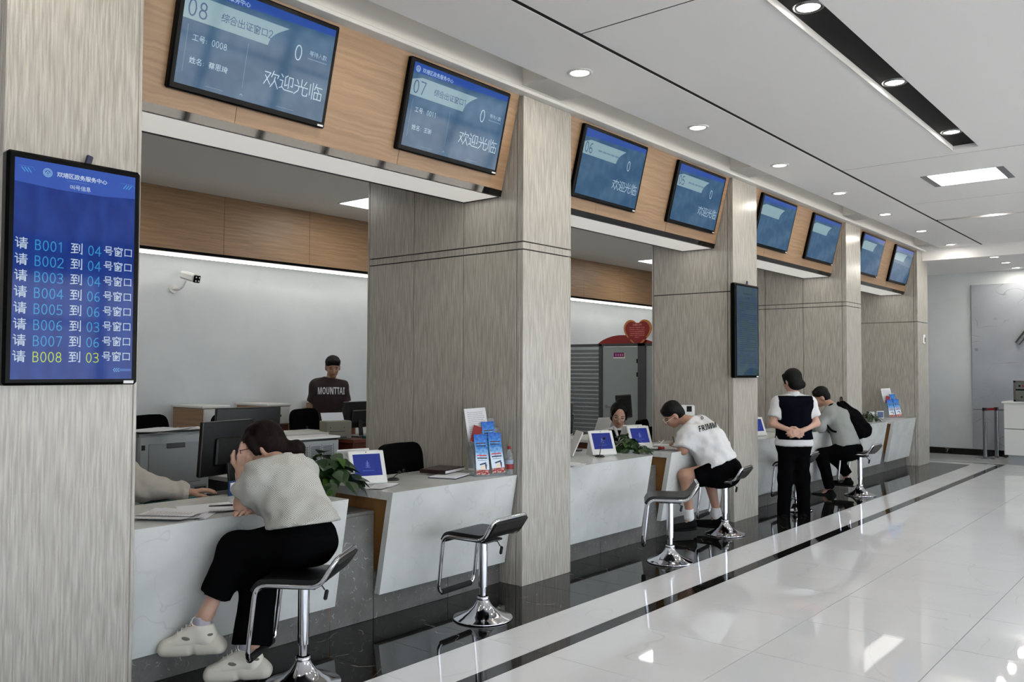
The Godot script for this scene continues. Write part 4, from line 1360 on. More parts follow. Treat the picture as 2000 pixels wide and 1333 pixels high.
func build_bay(i: int) -> void:
	var x0 := 2.02 + BAY * i
	var x1 := x0 + 2.93
	var t := thing("display_bulkhead", ["tilted oak bulkhead over the nearest counter, holding displays 08 and 07", "tilted oak bulkhead holding displays 06 and 05", "tilted oak bulkhead between the notice column and the vest wearer's column", "tilted oak bulkhead farthest away, beside the last column"][i], "bulkhead", Vector3(x0, 2.93, -4.245), 0.0, "tilted oak bulkheads")
	var tilt := Transform3D(Basis(Vector3.BACK, Vector3.UP, Vector3.LEFT), Vector3.ZERO)
	# profile given as (z, y) from the lower front edge; local x of the prism is z, its depth runs to -x, so start at the right end
	var face := [Vector2(0.185, 0.742), Vector2(0.012, 0.04), Vector2(-0.012, 0.04), Vector2(0.15, 0.742)]
	var cuts := [0.0, 0.63, 1.85, 2.93]
	for k in 3:
		var mb := MB.new()
		tilt.origin = Vector3(cuts[k + 1] - 0.002, 0, 0)
		mb.prism(face, tilt, cuts[k + 1] - cuts[k] - 0.003)
		part(t, "oak_panel", mb, M.oak)
	var tr := MB.new()
	tilt.origin = Vector3(2.93, 0, 0)
	tr.prism([Vector2(0.014, 0.04), Vector2(0.002, -0.006), Vector2(-0.02, -0.006), Vector2(-0.02, 0.04)], tilt, 2.93)
	part(t, "mirror_trim", tr, M.dark_mirror)
	part(t, "light_panel", boxed(0.012, 2.918, -0.004, 0.01, -0.375, -0.022), M.light_box)
	var fr := MB.new()
	fr.bx(0, 2.93, -0.008, 0.03, -0.395, -0.376)
	fr.bx(0, 0.011, -0.008, 0.03, -0.376, -0.02)
	fr.bx(2.919, 2.93, -0.008, 0.03, -0.376, -0.02)
	part(t, "black_frame", fr, M.bezel)
	part(t, "back_board", boxed(0, 2.93, 0.03, 0.76, -0.395, -0.376), M.plaster)
	var l := AreaLight3D.new()
	l.name = numbered("box_light")
	l.area_size = Vector2(2.8, 0.34)
	l.light_energy = 0.4
	l.light_color = Color(1.0, 0.985, 0.95)
	l.shadow_enabled = true
	l.area_range = 20.0
	add_child(l)
	l.position = Vector3(x0 + 1.465, 2.915, -4.44)
	l.rotation.x = -PI / 2
	# counters
	counter(x0 + 0.004, x0 + 1.335, false, ["white marble counter where the person in a striped shirt leans", "white marble counter between the travertine column and the empty stool of the second bay", "white marble counter behind the person in a dark vest", "white marble counter under the backpack wearer's elbow line, fourth bay"][i])
	counter(x0 + 1.69, x1 - 0.004, true, ["white marble counter holding the leaflet rack and water bottle", "white marble counter where the person in a white T-shirt writes", "white marble counter where the person with a backpack leans", "white marble counter farthest away, beside the last column"][i])
	var blk := thing("marble_block", ["raised grey marble block under the pothos beside the striped shirt", "raised grey marble block under the smiling clerk's pothos", "raised grey marble block behind the vest wearer", "raised grey marble block in the farthest bay"][i], "block", Vector3(x0 + 1.338, 0, -4.24), 0.0, "grey marble blocks between counters")
	part(blk, "stone_slab", boxed(0, 0.348, 0, 0.672, -0.62, 0.0, 0.003), M.grey_marble)
	part(blk, "cap_slab", boxed(0, 0.348, 0.673, 0.692, -0.62, 0.0, 0.002), M.grey_marble)

func counter(xa: float, xb: float, wood: bool, label: String) -> void:
	var t := thing("service_counter", label, "counter", Vector3(xa, 0, -4.07), 0.0, "white marble service counters")
	var b := Basis(Vector3.BACK, Vector3.UP, Vector3.LEFT)
	var len := xb - xa
	var top := MB.new()
	top.prism([Vector2(0.0, 0.82), Vector2(-0.055, 0.768), Vector2(-0.73, 0.768), Vector2(-0.73, 0.82)], Transform3D(b, Vector3(len, 0, 0)), len)
	part(t, "countertop", top, M.white_marble)
	var front := MB.new()
	front.prism([Vector2(0.0, 0.8195), Vector2(-0.118, 0.16), Vector2(-0.168, 0.16), Vector2(-0.055, 0.7675)], Transform3D(b, Vector3(len, 0, 0)), len)
	part(t, "front_panel", front, M.white_marble)
	var side := MB.new()
	var off := 0.035 if wood else len - 0.015
	side.prism([Vector2(-0.062, 0.765), Vector2(-0.168, 0.20), Vector2(-0.175, 0.0), Vector2(-0.72, 0.0), Vector2(-0.72, 0.765)], Transform3D(b, Vector3(off + 0.018, 0, 0)), 0.018)
	part(t, "wood_side", side, M.side_wood)
	part(t, "plinth_slab", boxed(0.0, len * 0.55, 0, 0.30, -0.42, -0.17, 0.002), M.grey_marble)
	part(t, "plinth_slab", boxed(len * 0.55 + 0.003, len, 0, 0.30, -0.42, -0.17, 0.002), M.grey_marble)
	part(t, "back_panel", boxed(0.05, len - 0.05, 0.05, 0.765, -0.42, -0.40), M.side_wood)

func display(k: int) -> void:
	var bay := k / 2
	var x: float = 2.02 + BAY * bay + [0.70, 2.29][k % 2]
	var labels := ["display numbered 08 at the top, nearest on the oak bulkheads", "display numbered 07 with white greeting, beside the first travertine column", "display numbered 06 beside the first travertine column, on the second bulkhead", "dim teal display numbered 05 on the second bulkhead", "dim teal display just past the notice column", "dim teal display on the third bulkhead, farther of its two", "dim teal display on the farthest bulkhead, nearer of its two", "dim teal display farthest away of all"]
	var t := thing("wall_display", labels[k], "display", Vector3.ZERO, 0.0, "displays on the oak bulkheads")
	t.transform = Transform3D(Basis(Vector3.RIGHT, 0.2433), Vector3(x, 3.352, -4.118))
	var body := MB.new()
	body.box(Vector3(0, 0, 0), Vector3(1.0, 0.605, 0.045), 0.008)
	part(t, "housing", body, M.bezel)
	var sc := MB.new()
	sc.quad(Vector3(-0.472, -0.268, 0.0235), Vector3(0.472, -0.268, 0.0235), Vector3(0.472, 0.274, 0.0235), Vector3(-0.472, 0.274, 0.0235), Vector3.BACK)
	part(t, "screen", sc, screen_material(window_screen_image(k), 0.75))
	part(t, "badge", boxed(0.445, 0.485, -0.293, -0.282, 0.022, 0.0235), M.label_white)
	part(t, "wall_mount", boxed(-0.2, 0.2, -0.15, 0.15, -0.05, -0.02), M.black_plastic)

func portrait_display(x: float, img: Image, e: float, label: String) -> void:
	var t := thing("portrait_display", label, "display", Vector3(x, 2.03, FRONT + 0.035))
	var body := MB.new()
	body.box(Vector3.ZERO, Vector3(0.585, 1.01, 0.062), 0.012)
	part(t, "housing", body, M.bezel)
	var sc := MB.new()
	sc.quad(Vector3(-0.263, -0.478, 0.0318), Vector3(0.263, -0.478, 0.0318), Vector3(0.263, 0.475, 0.0318), Vector3(-0.263, 0.475, 0.0318), Vector3.BACK)
	part(t, "screen", sc, screen_material(img, e))
	part(t, "badge", boxed(0.225, 0.272, -0.499, -0.486, 0.03, 0.0325), M.label_white)
	var ant := MB.new()
	ant.box(Vector3(0.06, 0.525, 0.0), Vector3(0.03, 0.045, 0.012), 0.004, Basis(Vector3.BACK, -0.25))
	part(t, "wireless_dongle", ant, flat(Color(0.05, 0.06, 0.2), 0.4))

# ---------------------------------------------------------------- furniture and small things
func make_stool() -> Node3D:
	var t := thing("bar_stool", "", "stool", Vector3.ZERO, 0.0, "chrome bar stools with black seats")
	var base := MB.new()
	base.slathe([Vector2(0.0, 0.0), Vector2(0.19, 0.0), Vector2(0.195, 0.006), Vector2(0.19, 0.012), Vector2(0.15, 0.024), Vector2(0.10, 0.046), Vector2(0.065, 0.075), Vector2(0.045, 0.105), Vector2(0.036, 0.125)], Vector3.ZERO, 40)
	part(t, "base", base, M.chrome)
	var col := MB.new()
	col.slathe([Vector2(0.036, 0.118), Vector2(0.040, 0.124), Vector2(0.040, 0.136), Vector2(0.034, 0.142)], Vector3.ZERO, 24)
	part(t, "collar", col, M.chrome)
	var pole := MB.new()
	pole.lathe([Vector2(0.022, 0.12), Vector2(0.022, 0.20), Vector2(0.029, 0.202), Vector2(0.029, 0.50), Vector2(0.0, 0.50)], Vector3.ZERO, 28)
	part(t, "pole", pole, M.chrome)
	part(t, "seat_plate", boxed(-0.09, 0.09, 0.498, 0.512, -0.09, 0.09, 0.003), M.black_plastic)
	var prof := [Vector3(0, 0.668, 0.22), Vector3(0, 0.535, 0.14), Vector3(0, 0.535, -0.18), Vector3(0, 0.165, -0.22)]
	var l := []
	for p in prof:
		l.append(p + Vector3(-0.185, 0, 0))
	for k in 4:
		l.append(prof[3 - k] + Vector3(0.185, 0, 0))
	l.append(l[0])
	l.append(l[1])
	var path := bent(l, 0.055, 5)
	path = path.slice(1, path.size() - 1)
	var fr := MB.new()
	fr.tube(path, 0.0125, 10, true)
	part(t, "frame", fr, M.chrome)
	# upholstered pad following the frame
	var line := bent([Vector3(0, 0.655, 0.222), Vector3(0, 0.548, 0.148), Vector3(0, 0.552, -0.17), Vector3(0, 0.50, -0.2)], 0.06, 4)
	var up := []
	var dn := []
	for i in line.size():
		var a: Vector3 = line[maxi(i - 1, 0)]
		var c: Vector3 = line[mini(i + 1, line.size() - 1)]
		var d := (c - a).normalized()
		var n := Vector3(0, -d.z, d.y) if -d.z > 0.0 or absf(d.z) > absf(d.y) else Vector3(0, d.z, -d.y)
		n = Vector3(0, -d.z, d.y)
		up.append(Vector2(line[i].z, line[i].y) + Vector2(n.z, n.y) * 0.016)
		dn.append(Vector2(line[i].z, line[i].y) - Vector2(n.z, n.y) * 0.016)
	dn.reverse()
	var pad := MB.new()
	pad.prism(up + dn, Transform3D(Basis(Vector3.BACK, Vector3.UP, Vector3.LEFT), Vector3(0.172, 0, 0)), 0.344)
	part(t, "seat", pad, M.leather)
	var grip := MB.new()
	grip.tube([Vector3(-0.15, 0.165, -0.22), Vector3(0.15, 0.165, -0.22)], 0.019, 12)
	part(t, "foot_grip", grip, M.rubber)
	var lev := MB.new()
	lev.tube([Vector3(0.02, 0.495, 0.02), Vector3(0.06, 0.49, 0.07), Vector3(0.065, 0.46, 0.09)], 0.004, 6)
	lev.box(Vector3(0.067, 0.435, 0.096), Vector3(0.018, 0.055, 0.02), 0.006, Basis(Vector3.RIGHT, 0.2))
	part(t, "height_lever", lev, M.black_plastic)
	return t

func tablet(at: Vector3, turn: float, label: String) -> void:
	var t := thing("tablet_stand", label, "tablet", at, turn, "white tablet stands on the counters")
	var b := Basis(Vector3.RIGHT, -0.42)
	var body := MB.new()
	body.box(Vector3(0, 0.115, 0.0), Vector3(0.255, 0.235, 0.014), 0.005, b)
	part(t, "housing", body, M.white_plastic)
	var back := MB.new()
	back.prism([Vector2(0.04, 0.0), Vector2(-0.05, 0.225), Vector2(-0.06, 0.22), Vector2(-0.12, 0.0)], Transform3D(Basis(Vector3.BACK, Vector3.UP, Vector3.LEFT), Vector3(0.1, 0.001, 0)), 0.2)
	part(t, "stand", back, M.white_plastic)
	var s := MB.new()
	var o := Vector3(0, 0.115, 0)
	s.quad(o + b * Vector3(-0.098, -0.062, 0.0078), o + b * Vector3(0.098, -0.062, 0.0078), o + b * Vector3(0.098, 0.092, 0.0078), o + b * Vector3(-0.098, 0.092, 0.0078), b * Vector3.BACK)
	part(t, "screen", s, M.tablet_screen)
	var cam := MB.new()
	cam.cyl(o + b * Vector3(0, 0.105, 0.0075), 0.004, 0.002, 10, b * Basis(Vector3.RIGHT, PI / 2))
	part(t, "camera_lens", cam, M.bezel)

func leaf_mesh(w: float, l: float, droop: float) -> ArrayMesh:
	# a heart-shaped leaf folded along its midrib
	var mb := MB.new()
	var rows := 7
	var half := [0.05, 0.72, 1.0, 0.92, 0.70, 0.40, 0.0]
	for sd in [-1.0, 1.0]:
		for i in rows - 1:
			var t0 := float(i) / (rows - 1)
			var t1 := float(i + 1) / (rows - 1)
			var a := Vector3(0, -droop * t0 * t0 * l, t0 * l)
			var b := Vector3(0, -droop * t1 * t1 * l, t1 * l)
			var c := b + Vector3(sd * half[i + 1] * w, 0.16 * w * half[i + 1], -0.10 * l * half[i + 1])
			var d := a + Vector3(sd * half[i] * w, 0.16 * w * half[i], -0.10 * l * half[i])
			var n := Vector3(-sd * 0.2, 1, 0.3 * droop).normalized()
			mb.quad(a, b, c, d, n)
	return mb.mesh()

func pothos(at: Vector3, label: String, count: int, spread: float, high: float, sd: int, pot_r := 0.062, pot_h := 0.09, narrow := false, big := 1.0) -> void:
	var t := thing("potted_plant", label, "plant", at, 0.0, "potted green plants on the counters")
	var pot := MB.new()
	pot.slathe([Vector2(0.0, 0.0), Vector2(pot_r * 0.85, 0.0), Vector2(pot_r, pot_h), Vector2(pot_r * 0.9, pot_h), Vector2(pot_r * 0.88, pot_h * 0.85), Vector2(0.0, pot_h * 0.85)], Vector3.ZERO, 20)
	part(t, "pot", pot, M.pot)
	var soil := MB.new()
	soil.cyl(Vector3(0, pot_h * 0.84, 0), pot_r * 0.87, 0.01, 16)
	part(t, "soil", soil, M.soil)
	var r := RandomNumberGenerator.new()
	r.seed = sd
	var lm := [leaf_mesh(0.036 * big, 0.085 * big, 0.35), leaf_mesh(0.03 * big, 0.072 * big, 0.6), leaf_mesh(0.041 * big, 0.095 * big, 0.2)]
	if narrow:
		lm = [leaf_mesh(0.012, 0.12, 0.5), leaf_mesh(0.010, 0.10, 0.8), leaf_mesh(0.013, 0.13, 0.3)]
	var stems := MB.new()
	for i in count:
		var a := r.randf() * TAU
		var d := sqrt(r.randf()) * spread
		var y := pot_h + high * (1.0 - pow(d / spread, 1.6)) * r.randf_range(0.45, 1.0) - 0.02 * r.randf()
		var tip := Vector3(cos(a) * d, y, sin(a) * d)
		stems.tube([Vector3(cos(a) * pot_r * 0.4, pot_h * 0.85, sin(a) * pot_r * 0.4), Vector3(tip.x * 0.5, (pot_h + y) * 0.55 + 0.02, tip.z * 0.5), tip], 0.0018, 5)
		var o := part(t, "leaf", lm[i % 3], M.leaf_pale if r.randf() < 0.16 else M.leaf)
		o.transform = Transform3D(Basis(Vector3.UP, PI / 2 - a + r.randf_range(-0.7, 0.7)) * Basis(Vector3.RIGHT, r.randf_range(-0.1, 0.75)) * Basis(Vector3.BACK, r.randf_range(-0.4, 0.4)), tip)
	part(t, "stems", stems, M.stem)

func monitor(at: Vector3, turn: float, w: float, h: float, label: String, lift := 0.13) -> void:
	var t := thing("computer_monitor", label, "monitor", at, turn)
	var b := Basis(Vector3.RIGHT, -0.08)
	var body := MB.new()
	body.box(Vector3(0, lift + h / 2, 0), Vector3(w, h, 0.035), 0.006, b)
	part(t, "housing", body, M.black_plastic)
	var s := MB.new()
	s.box(Vector3(0, lift + h / 2, 0) + b * Vector3(0, 0.005, 0.0185), Vector3(w - 0.03, h - 0.045, 0.002), 0.0, b)
	part(t, "screen", s, M.bezel)
	var back := MB.new()
	back.box(Vector3(0, lift + h / 2, 0) + b * Vector3(0, -0.02, -0.026), Vector3(w * 0.5, h * 0.5, 0.03), 0.01, b)
	part(t, "rear_cover", back, M.black_plastic)
	var st := MB.new()
	st.box(Vector3(0, (lift + 0.08) / 2, -0.055), Vector3(0.06, lift + 0.09, 0.018), 0.004, Basis(Vector3.RIGHT, 0.12))
	part(t, "stand", st, M.black_plastic)
	var ft := MB.new()
	ft.box(Vector3(0, 0.007, -0.04), Vector3(0.24, 0.014, 0.18), 0.005)
	part(t, "foot", ft, M.black_plastic)

func office_chair(at: Vector3, turn: float, label: String, top := 1.0, w := 0.46) -> void:
	# its back faces local +z
	var t := thing("office_chair", label, "chair", at, turn, "black office chairs")
	var bk := MB.new()
	var prof := []
	for i in 24:
		var a := TAU * i / 24.0
		var c := Vector2(cos(a), sin(a))
		prof.append(Vector2(signf(c.x) * pow(absf(c.x), 0.45) * w / 2, signf(c.y) * pow(absf(c.y), 0.45) * 0.24))
	bk.prism(prof, Transform3D(Basis(Vector3.RIGHT, -0.1), Vector3(0, top - 0.24, 0.2)), 0.06)
	part(t, "backrest", bk, M.chair)
	var seat := MB.new()
	seat.box(Vector3(0, 0.46, 0), Vector3(w, 0.07, 0.44), 0.025)
	part(t, "seat", seat, M.chair)
	var sp := MB.new()
	sp.tube(bent([Vector3(0, 0.42, 0.1), Vector3(0, 0.44, 0.27), Vector3(0, top - 0.2, 0.25)], 0.06), 0.018, 8)
	part(t, "back_support", sp, M.black_plastic)
	var pole := MB.new()
	pole.cyl(Vector3(0, 0.25, 0), 0.026, 0.36, 14)
	part(t, "pole", pole, M.steel)
	for k in 5:
		var a := TAU * k / 5.0
		var leg := MB.new()
		leg.tube([Vector3(0, 0.09, 0), Vector3(cos(a) * 0.27, 0.065, sin(a) * 0.27)], [0.022, 0.015], 8)
		leg.ball(Vector3(cos(a) * 0.27, 0.026, sin(a) * 0.27), Vector3(0.026, 0.026, 0.026), 10)
		part(t, "leg", leg, M.black_plastic)

func papers(at: Vector3, turn: float, n: int, label: String, sd: int, size := Vector2(0.21, 0.297)) -> void:
	var t := thing("paper_sheets", label, "paper", at, turn)
	var r := RandomNumberGenerator.new()
	r.seed = sd
	for i in n:
		var mb := MB.new()
		var b := Basis(Vector3.UP, r.randf_range(-0.35, 0.35))
		var o := Vector3(r.randf_range(-0.06, 0.06), 0.001 + i * 0.0014, r.randf_range(-0.05, 0.05))
		var lift := r.randf_range(0.0, 0.006)
		var cols := 4
		for k in cols:
			var xa := -size.x / 2 + size.x * k / cols
			var xb := -size.x / 2 + size.x * (k + 1) / cols
			var ya := lift * absf(k - 1.5)
			var yb := lift * absf(k + 1 - 1.5)
			mb.quad(o + b * Vector3(xa, ya, size.y / 2), o + b * Vector3(xb, yb, size.y / 2), o + b * Vector3(xb, yb, -size.y / 2), o + b * Vector3(xa, ya, -size.y / 2), Vector3.UP, Vector2(float(k) / cols, 1), Vector2(float(k + 1) / cols, 0))
		part(t, "sheet", mb, M.sheet_print if i % 2 == n % 2 else M.paper)

func leaflet_rack(at: Vector3, turn: float, label: String, far: bool) -> void:
	var t := thing("leaflet_rack", label, "leaflet rack", at, turn)
	var lean := Basis(Vector3.RIGHT, -0.28)
	for k in 4:
		var y := 0.05 + k * 0.085
		var z := -0.05 * k
		var p := MB.new()
		p.box(Vector3(0, y - 0.02, z + 0.052), Vector3(0.24, 0.11, 0.003), 0.0, lean)
		part(t, "pocket", p, M.clear)
	var bk := MB.new()
	bk.box(Vector3(0, 0.21, -0.1), Vector3(0.25, 0.42, 0.004), 0.0, lean)
	part(t, "back_plate", bk, M.clear)
	var ft := MB.new()
	ft.bx(-0.125, 0.125, 0.0, 0.004, -0.14, 0.09)
	part(t, "foot_plate", ft, M.clear)
	var sides := MB.new()
	for s in [-1.0, 1.0]:
		sides.prism([Vector2(0.085, 0.004), Vector2(0.06, 0.14), Vector2(-0.14, 0.40), Vector2(-0.15, 0.40), Vector2(-0.04, 0.004)], Transform3D(Basis(Vector3.BACK, Vector3.UP, Vector3.LEFT), Vector3(0.125 * s, 0, 0)), 0.003)
	part(t, "side_plates", sides, M.clear)
	# what stands in it
	var sets := [[-0.058, 0.115, 0.048, 0], [0.058, 0.125, 0.046, 0], [-0.05, 0.20, 0.0, 1], [0.06, 0.21, 0.0, 1], [0.03, 0.29, -0.05, 1], [-0.05, 0.37, -0.1, 2], [-0.075, 0.30, -0.045, 3]]
	for k in sets.size():
		var q: Array = sets[k]
		var b := lean * Basis(Vector3.BACK, [-0.03, 0.05, 0.02, -0.03, 0.04, 0.06, -0.35][k])
		var c := to_world(at, turn, Vector3(q[0], q[1], q[2] + 0.008))
		var w: float = [0.1, 0.1, 0.17, 0.07][q[3]]
		var h: float = [0.21, 0.21, 0.25, 0.13][q[3]]
		var o := thing("leaflet", ["white and sky-blue leaflet with a red foot, front of the %s rack", "second sky-blue leaflet with a red foot in the %s rack", "blue booklet in the middle pocket of the %s rack", "teal booklet behind the front leaflets in the %s rack", "small blue booklet in the upper pocket of the %s rack", "tall white sheet standing at the back of the %s rack", "small red and cream leaflet tilted in the %s rack"][k] % ("far" if far else "near"), "leaflet", c, turn, "leaflets in the racks")
		var body := MB.new()
		body.box(Vector3.ZERO, Vector3(w, h, 0.006), 0.0, b)
		part(o, "pages", body, M.paper if q[3] == 2 else (M.blue_cover if q[3] == 1 else M.label_white))
		var f := MB.new()
		f.quad(b * Vector3(-w / 2, -h / 2, 0.0036), b * Vector3(w / 2, -h / 2, 0.0036), b * Vector3(w / 2, h / 2, 0.0036), b * Vector3(-w / 2, h / 2, 0.0036), b * Vector3.BACK)
		part(o, "cover", f, [M.leaflet, M.blue_leaflet, M.sheet_print, M.red][q[3]])

func to_world(at: Vector3, turn: float, p: Vector3) -> Vector3:
	return at + Basis(Vector3.UP, turn) * p

func bottle(at: Vector3) -> void:
	var t := thing("water_bottle", "clear water bottle with red cap and red label beside the leaflets", "bottle", at)
	var b := MB.new()
	b.slathe([Vector2(0.0, 0.002), Vector2(0.028, 0.0), Vector2(0.032, 0.008), Vector2(0.031, 0.06), Vector2(0.032, 0.12), Vector2(0.030, 0.145), Vector2(0.018, 0.175), Vector2(0.0125, 0.186), Vector2(0.0125, 0.198), Vector2(0.0, 0.199)], Vector3.ZERO, 24)
	part(t, "body", b, M.clear)
	var l := MB.new()
	l.lathe([Vector2(0.0326, 0.045), Vector2(0.0326, 0.083)], Vector3.ZERO, 24)
	part(t, "label", l, M.red)
	var l2 := MB.new()
	l2.lathe([Vector2(0.0327, 0.083), Vector2(0.0327, 0.115)], Vector3.ZERO, 24)
	part(t, "upper_label", l2, flat(Color(0.55, 0.6, 0.68), 0.5))
	var c := MB.new()
	c.lathe([Vector2(0.0145, 0.192), Vector2(0.0145, 0.212), Vector2(0.0, 0.212)], Vector3.ZERO, 18)
	part(t, "cap", c, M.red)

func microphone(at: Vector3, turn: float, label: String, tall := 0.05) -> void:
	var t := thing("desk_microphone", label, "microphone", at, turn)
	var b := MB.new()
	b.slathe([Vector2(0.0, 0.0), Vector2(0.045, 0.0), Vector2(0.045, 0.008), Vector2(0.03, 0.018), Vector2(0.0, 0.02)], Vector3.ZERO, 18)
	part(t, "base", b, M.black_plastic)
	var n := MB.new()
	n.tube([Vector3(0, 0.015, 0), Vector3(0.01, tall * 0.6, 0.01), Vector3(0.03, tall, 0.03)], 0.004, 6)
	part(t, "neck", n, M.black_plastic)
	var h := MB.new()
	h.ball(Vector3(0.032, tall + 0.004, 0.034), Vector3(0.014, 0.012, 0.014), 10)
	part(t, "head", h, M.rubber)

func build_office() -> void:
	# printer on its cabinet, with papers
	var cab := thing("printer_cabinet", "low pale grey cabinet under the laser printer", "cabinet", Vector3(3.2, 0, -6.05))
	part(cab, "body", boxed(-0.32, 0.32, 0.0, 0.66, -0.28, 0.26, 0.004), M.grey_plastic)
	part(cab, "door", boxed(-0.31, 0.31, 0.06, 0.64, 0.262, 0.275, 0.003), M.grey_plastic)
	var pr := thing("laser_printer", "large grey laser printer beside the travertine pillar edge", "printer", Vector3(3.195, 0.66, -6.05))
	part(pr, "body", boxed(-0.27, 0.27, 0.0, 0.47, -0.25, 0.25, 0.012), M.grey_plastic)
	part(pr, "front_door", boxed(-0.2, 0.2, 0.12, 0.41, 0.25, 0.256, 0.003), flat(Color(0.50, 0.515, 0.525), 0.5))
	part(pr, "door_handle", boxed(-0.07, 0.07, 0.375, 0.41, 0.256, 0.264, 0.003), M.dark_grey)
	part(pr, "paper_tray", boxed(-0.22, 0.25, 0.012, 0.10, 0.25, 0.257, 0.003), flat(Color(0.49, 0.505, 0.515), 0.5))
	part(pr, "level_window", boxed(0.15, 0.24, 0.03, 0.08, 0.257, 0.260), M.dark_grey)
	part(pr, "number_plate", boxed(-0.25, -0.225, 0.37, 0.405, 0.25, 0.253), M.black_plastic)
	part(pr, "top_lid", boxed(-0.265, 0.265, 0.47, 0.482, -0.24, 0.24, 0.004), flat(Color(0.52, 0.53, 0.535), 0.5))
	papers(Vector3(3.12, 1.143, -5.98), 0.25, 9, "loose sheets spread over the laser printer", 3, Vector2(0.36, 0.3))
	papers(Vector3(3.34, 1.143, -6.0), -0.5, 5, "second loose stack on the laser printer, nearer the monitor", 4)
	# clerk's desk behind the first counter
	for q in [[2.05, 3.35, "first"], [5.60, 7.55, "second"]]:
		var d := thing("clerk_desk", "grey desk ledge behind the %s bay's counter" % q[2], "desk", Vector3(q[0], 0, -5.0))
		part(d, "desktop", boxed(0, q[1] - q[0], 0.735, 0.765, -0.32, 0.19, 0.003), M.grey_plastic)
		part(d, "leg", boxed(0.02, 0.05, 0, 0.735, -0.30, 0.17), M.dark_grey)
		part(d, "leg", boxed(q[1] - q[0] - 0.05, q[1] - q[0] - 0.02, 0, 0.735, -0.30, 0.17), M.dark_grey)
	monitor(Vector3(3.20, 0.765, -5.16), PI + 0.25, 0.46, 0.36, "big black monitor seen past the striped shirt's shoulder")
	monitor(Vector3(3.98, 0.80, -6.1), PI - 0.1, 0.56, 0.36, "black monitor behind the head with tied brown hair")
	var kb := thing("keyboard", "black keyboard with teal rim by the clerk's hand", "keyboard", Vector3(2.83, 0.766, -5.15), 0.15)
	part(kb, "body", boxed(-0.2, 0.2, 0, 0.018, -0.07, 0.07, 0.004), M.teal)
	part(kb, "keys", boxed(-0.19, 0.19, 0.018, 0.026, -0.06, 0.06, 0.003), M.black_plastic)
	var ms := MB.new()
	ms.ball(Vector3(0, 0.014, 0), Vector3(0.032, 0.02, 0.055), 14)
	solo("computer_mouse", ms, M.black_plastic, "black mouse under the clerk's hand", "mouse", Vector3(2.98, 0.767, -4.93), 1.2)
	var np := thing("name_plate", "small blue and white name plate behind the first counter", "name plate", Vector3(2.99, 0.82, -4.72), 0.3)
	part(np, "plate", boxed(-0.045, 0.045, 0.0, 0.09, -0.01, 0.0, 0.002), M.blue_cover)
	part(np, "insert", boxed(-0.035, 0.035, 0.03, 0.08, 0.0, 0.002), M.label_white)
	# desk behind, carrying the second monitor and the perforated case
	var d2 := thing("rear_desk", "white desk behind the first counter, under the perforated case", "desk", Vector3(4.1, 0, -5.9))
	part(d2, "desktop", boxed(-0.56, 0.6, 0.765, 0.80, -0.4, 0.52, 0.003), M.white_plastic)
	for x in [-0.53, 0.53]:
		part(d2, "leg", boxed(x, x + 0.05, 0, 0.765, -0.36, 0.26), M.dark_grey)
	var case := thing("computer_case", "pale grey computer case with four perforated vents, by the pothos", "computer case", Vector3(4.10, 0.80, -5.40), -0.03)
	part(case, "body", boxed(-0.27, 0.24, 0.0, 0.245, -0.2, 0.0, 0.004), M.grey_plastic)
	part(case, "lid", boxed(-0.29, 0.25, 0.262, 0.278, -0.22, 0.01, 0.003), M.white_plastic)
	part(case, "lid_gap", boxed(-0.26, 0.23, 0.245, 0.262, -0.19, -0.008), M.black_plastic)
	for k in 4:
		var x := -0.20 + k * 0.112
		var holes := MB.new()
		for i in 9:
			for j in 10:
				var c := Vector3(x - 0.044 + (i + 0.5 * (j % 2)) * 0.0098, 0.115 + j * 0.0098, 0.0006)
				holes.box(c, Vector3(0.006, 0.0045, 0.0015), 0.0, Basis(Vector3.BACK, -0.5))
		var o := part(case, "vent_holes", holes, M.bezel)
		o.set_meta("kind", "stuff")
		part(case, "seam_line", boxed(x + 0.054, x + 0.0565, 0.01, 0.22, 0.0, 0.0012), M.dark_grey)
	# pedestals with drawers along the back wall and the tops between them
	for q in [[5.06, "nearer the wall camera"], [5.88, "beside the standing person in maroon"], [6.9, "behind the standing person in maroon"]]:
		var p := thing("drawer_pedestal", "oak pedestal with a white drawer front, %s" % q[1], "cabinet", Vector3(q[0], 0, -9.05), 0.0, "oak pedestals along the back wall")
		part(p, "body", boxed(0, 0.32, 0.0, 1.165, -0.2, 0.42, 0.003), M.oak)
		part(p, "top", boxed(-0.01, 0.33, 1.165, 1.19, -0.22, 0.44, 0.003), M.white_plastic)
		var dr := part(p, "drawer", boxed(0.01, 0.31, 0.955, 1.155, 0.42, 0.437, 0.003), M.white_plastic)
		var kn := MB.new()
		kn.ball(Vector3(0.17, 1.05, 0.448), Vector3(0.016, 0.016, 0.012), 10)
		part(dr, "knob", kn, M.black_plastic)
		part(p, "open_niche", boxed(0.02, 0.30, 0.3, 0.94, 0.40, 0.424), M.brown_wood)
	for q in [[5.40, 5.86, "first"], [6.22, 6.88, "second"]]:
		var w := thing("wall_desk", "pale desk top fixed between pedestals, %s along the back wall" % q[2], "desk", Vector3(q[0], 0, -9.05))
		part(w, "desktop", boxed(0, q[1] - q[0], 0.90, 0.93, -0.2, 0.36, 0.003), M.white_plastic)
		part(w, "modesty_panel", boxed(0, q[1] - q[0], 0.2, 0.90, -0.2, -0.18), M.oak)
	office_chair(Vector3(4.12, 0, -8.3), 0.2, "black chair half hidden by the travertine pillar", 1.15)
	office_chair(Vector3(5.12, 0, -8.3), -0.15, "black chair in front of the first oak pedestal", 1.14)
	office_chair(Vector3(5.98, 0, -8.33), 0.25, "black chair beside the standing person in maroon", 1.15)
	# desks in the middle of the office
	var wd := thing("white_desk", "white desk slab in front of the person in maroon", "desk", Vector3(5.9, 0, -7.74))
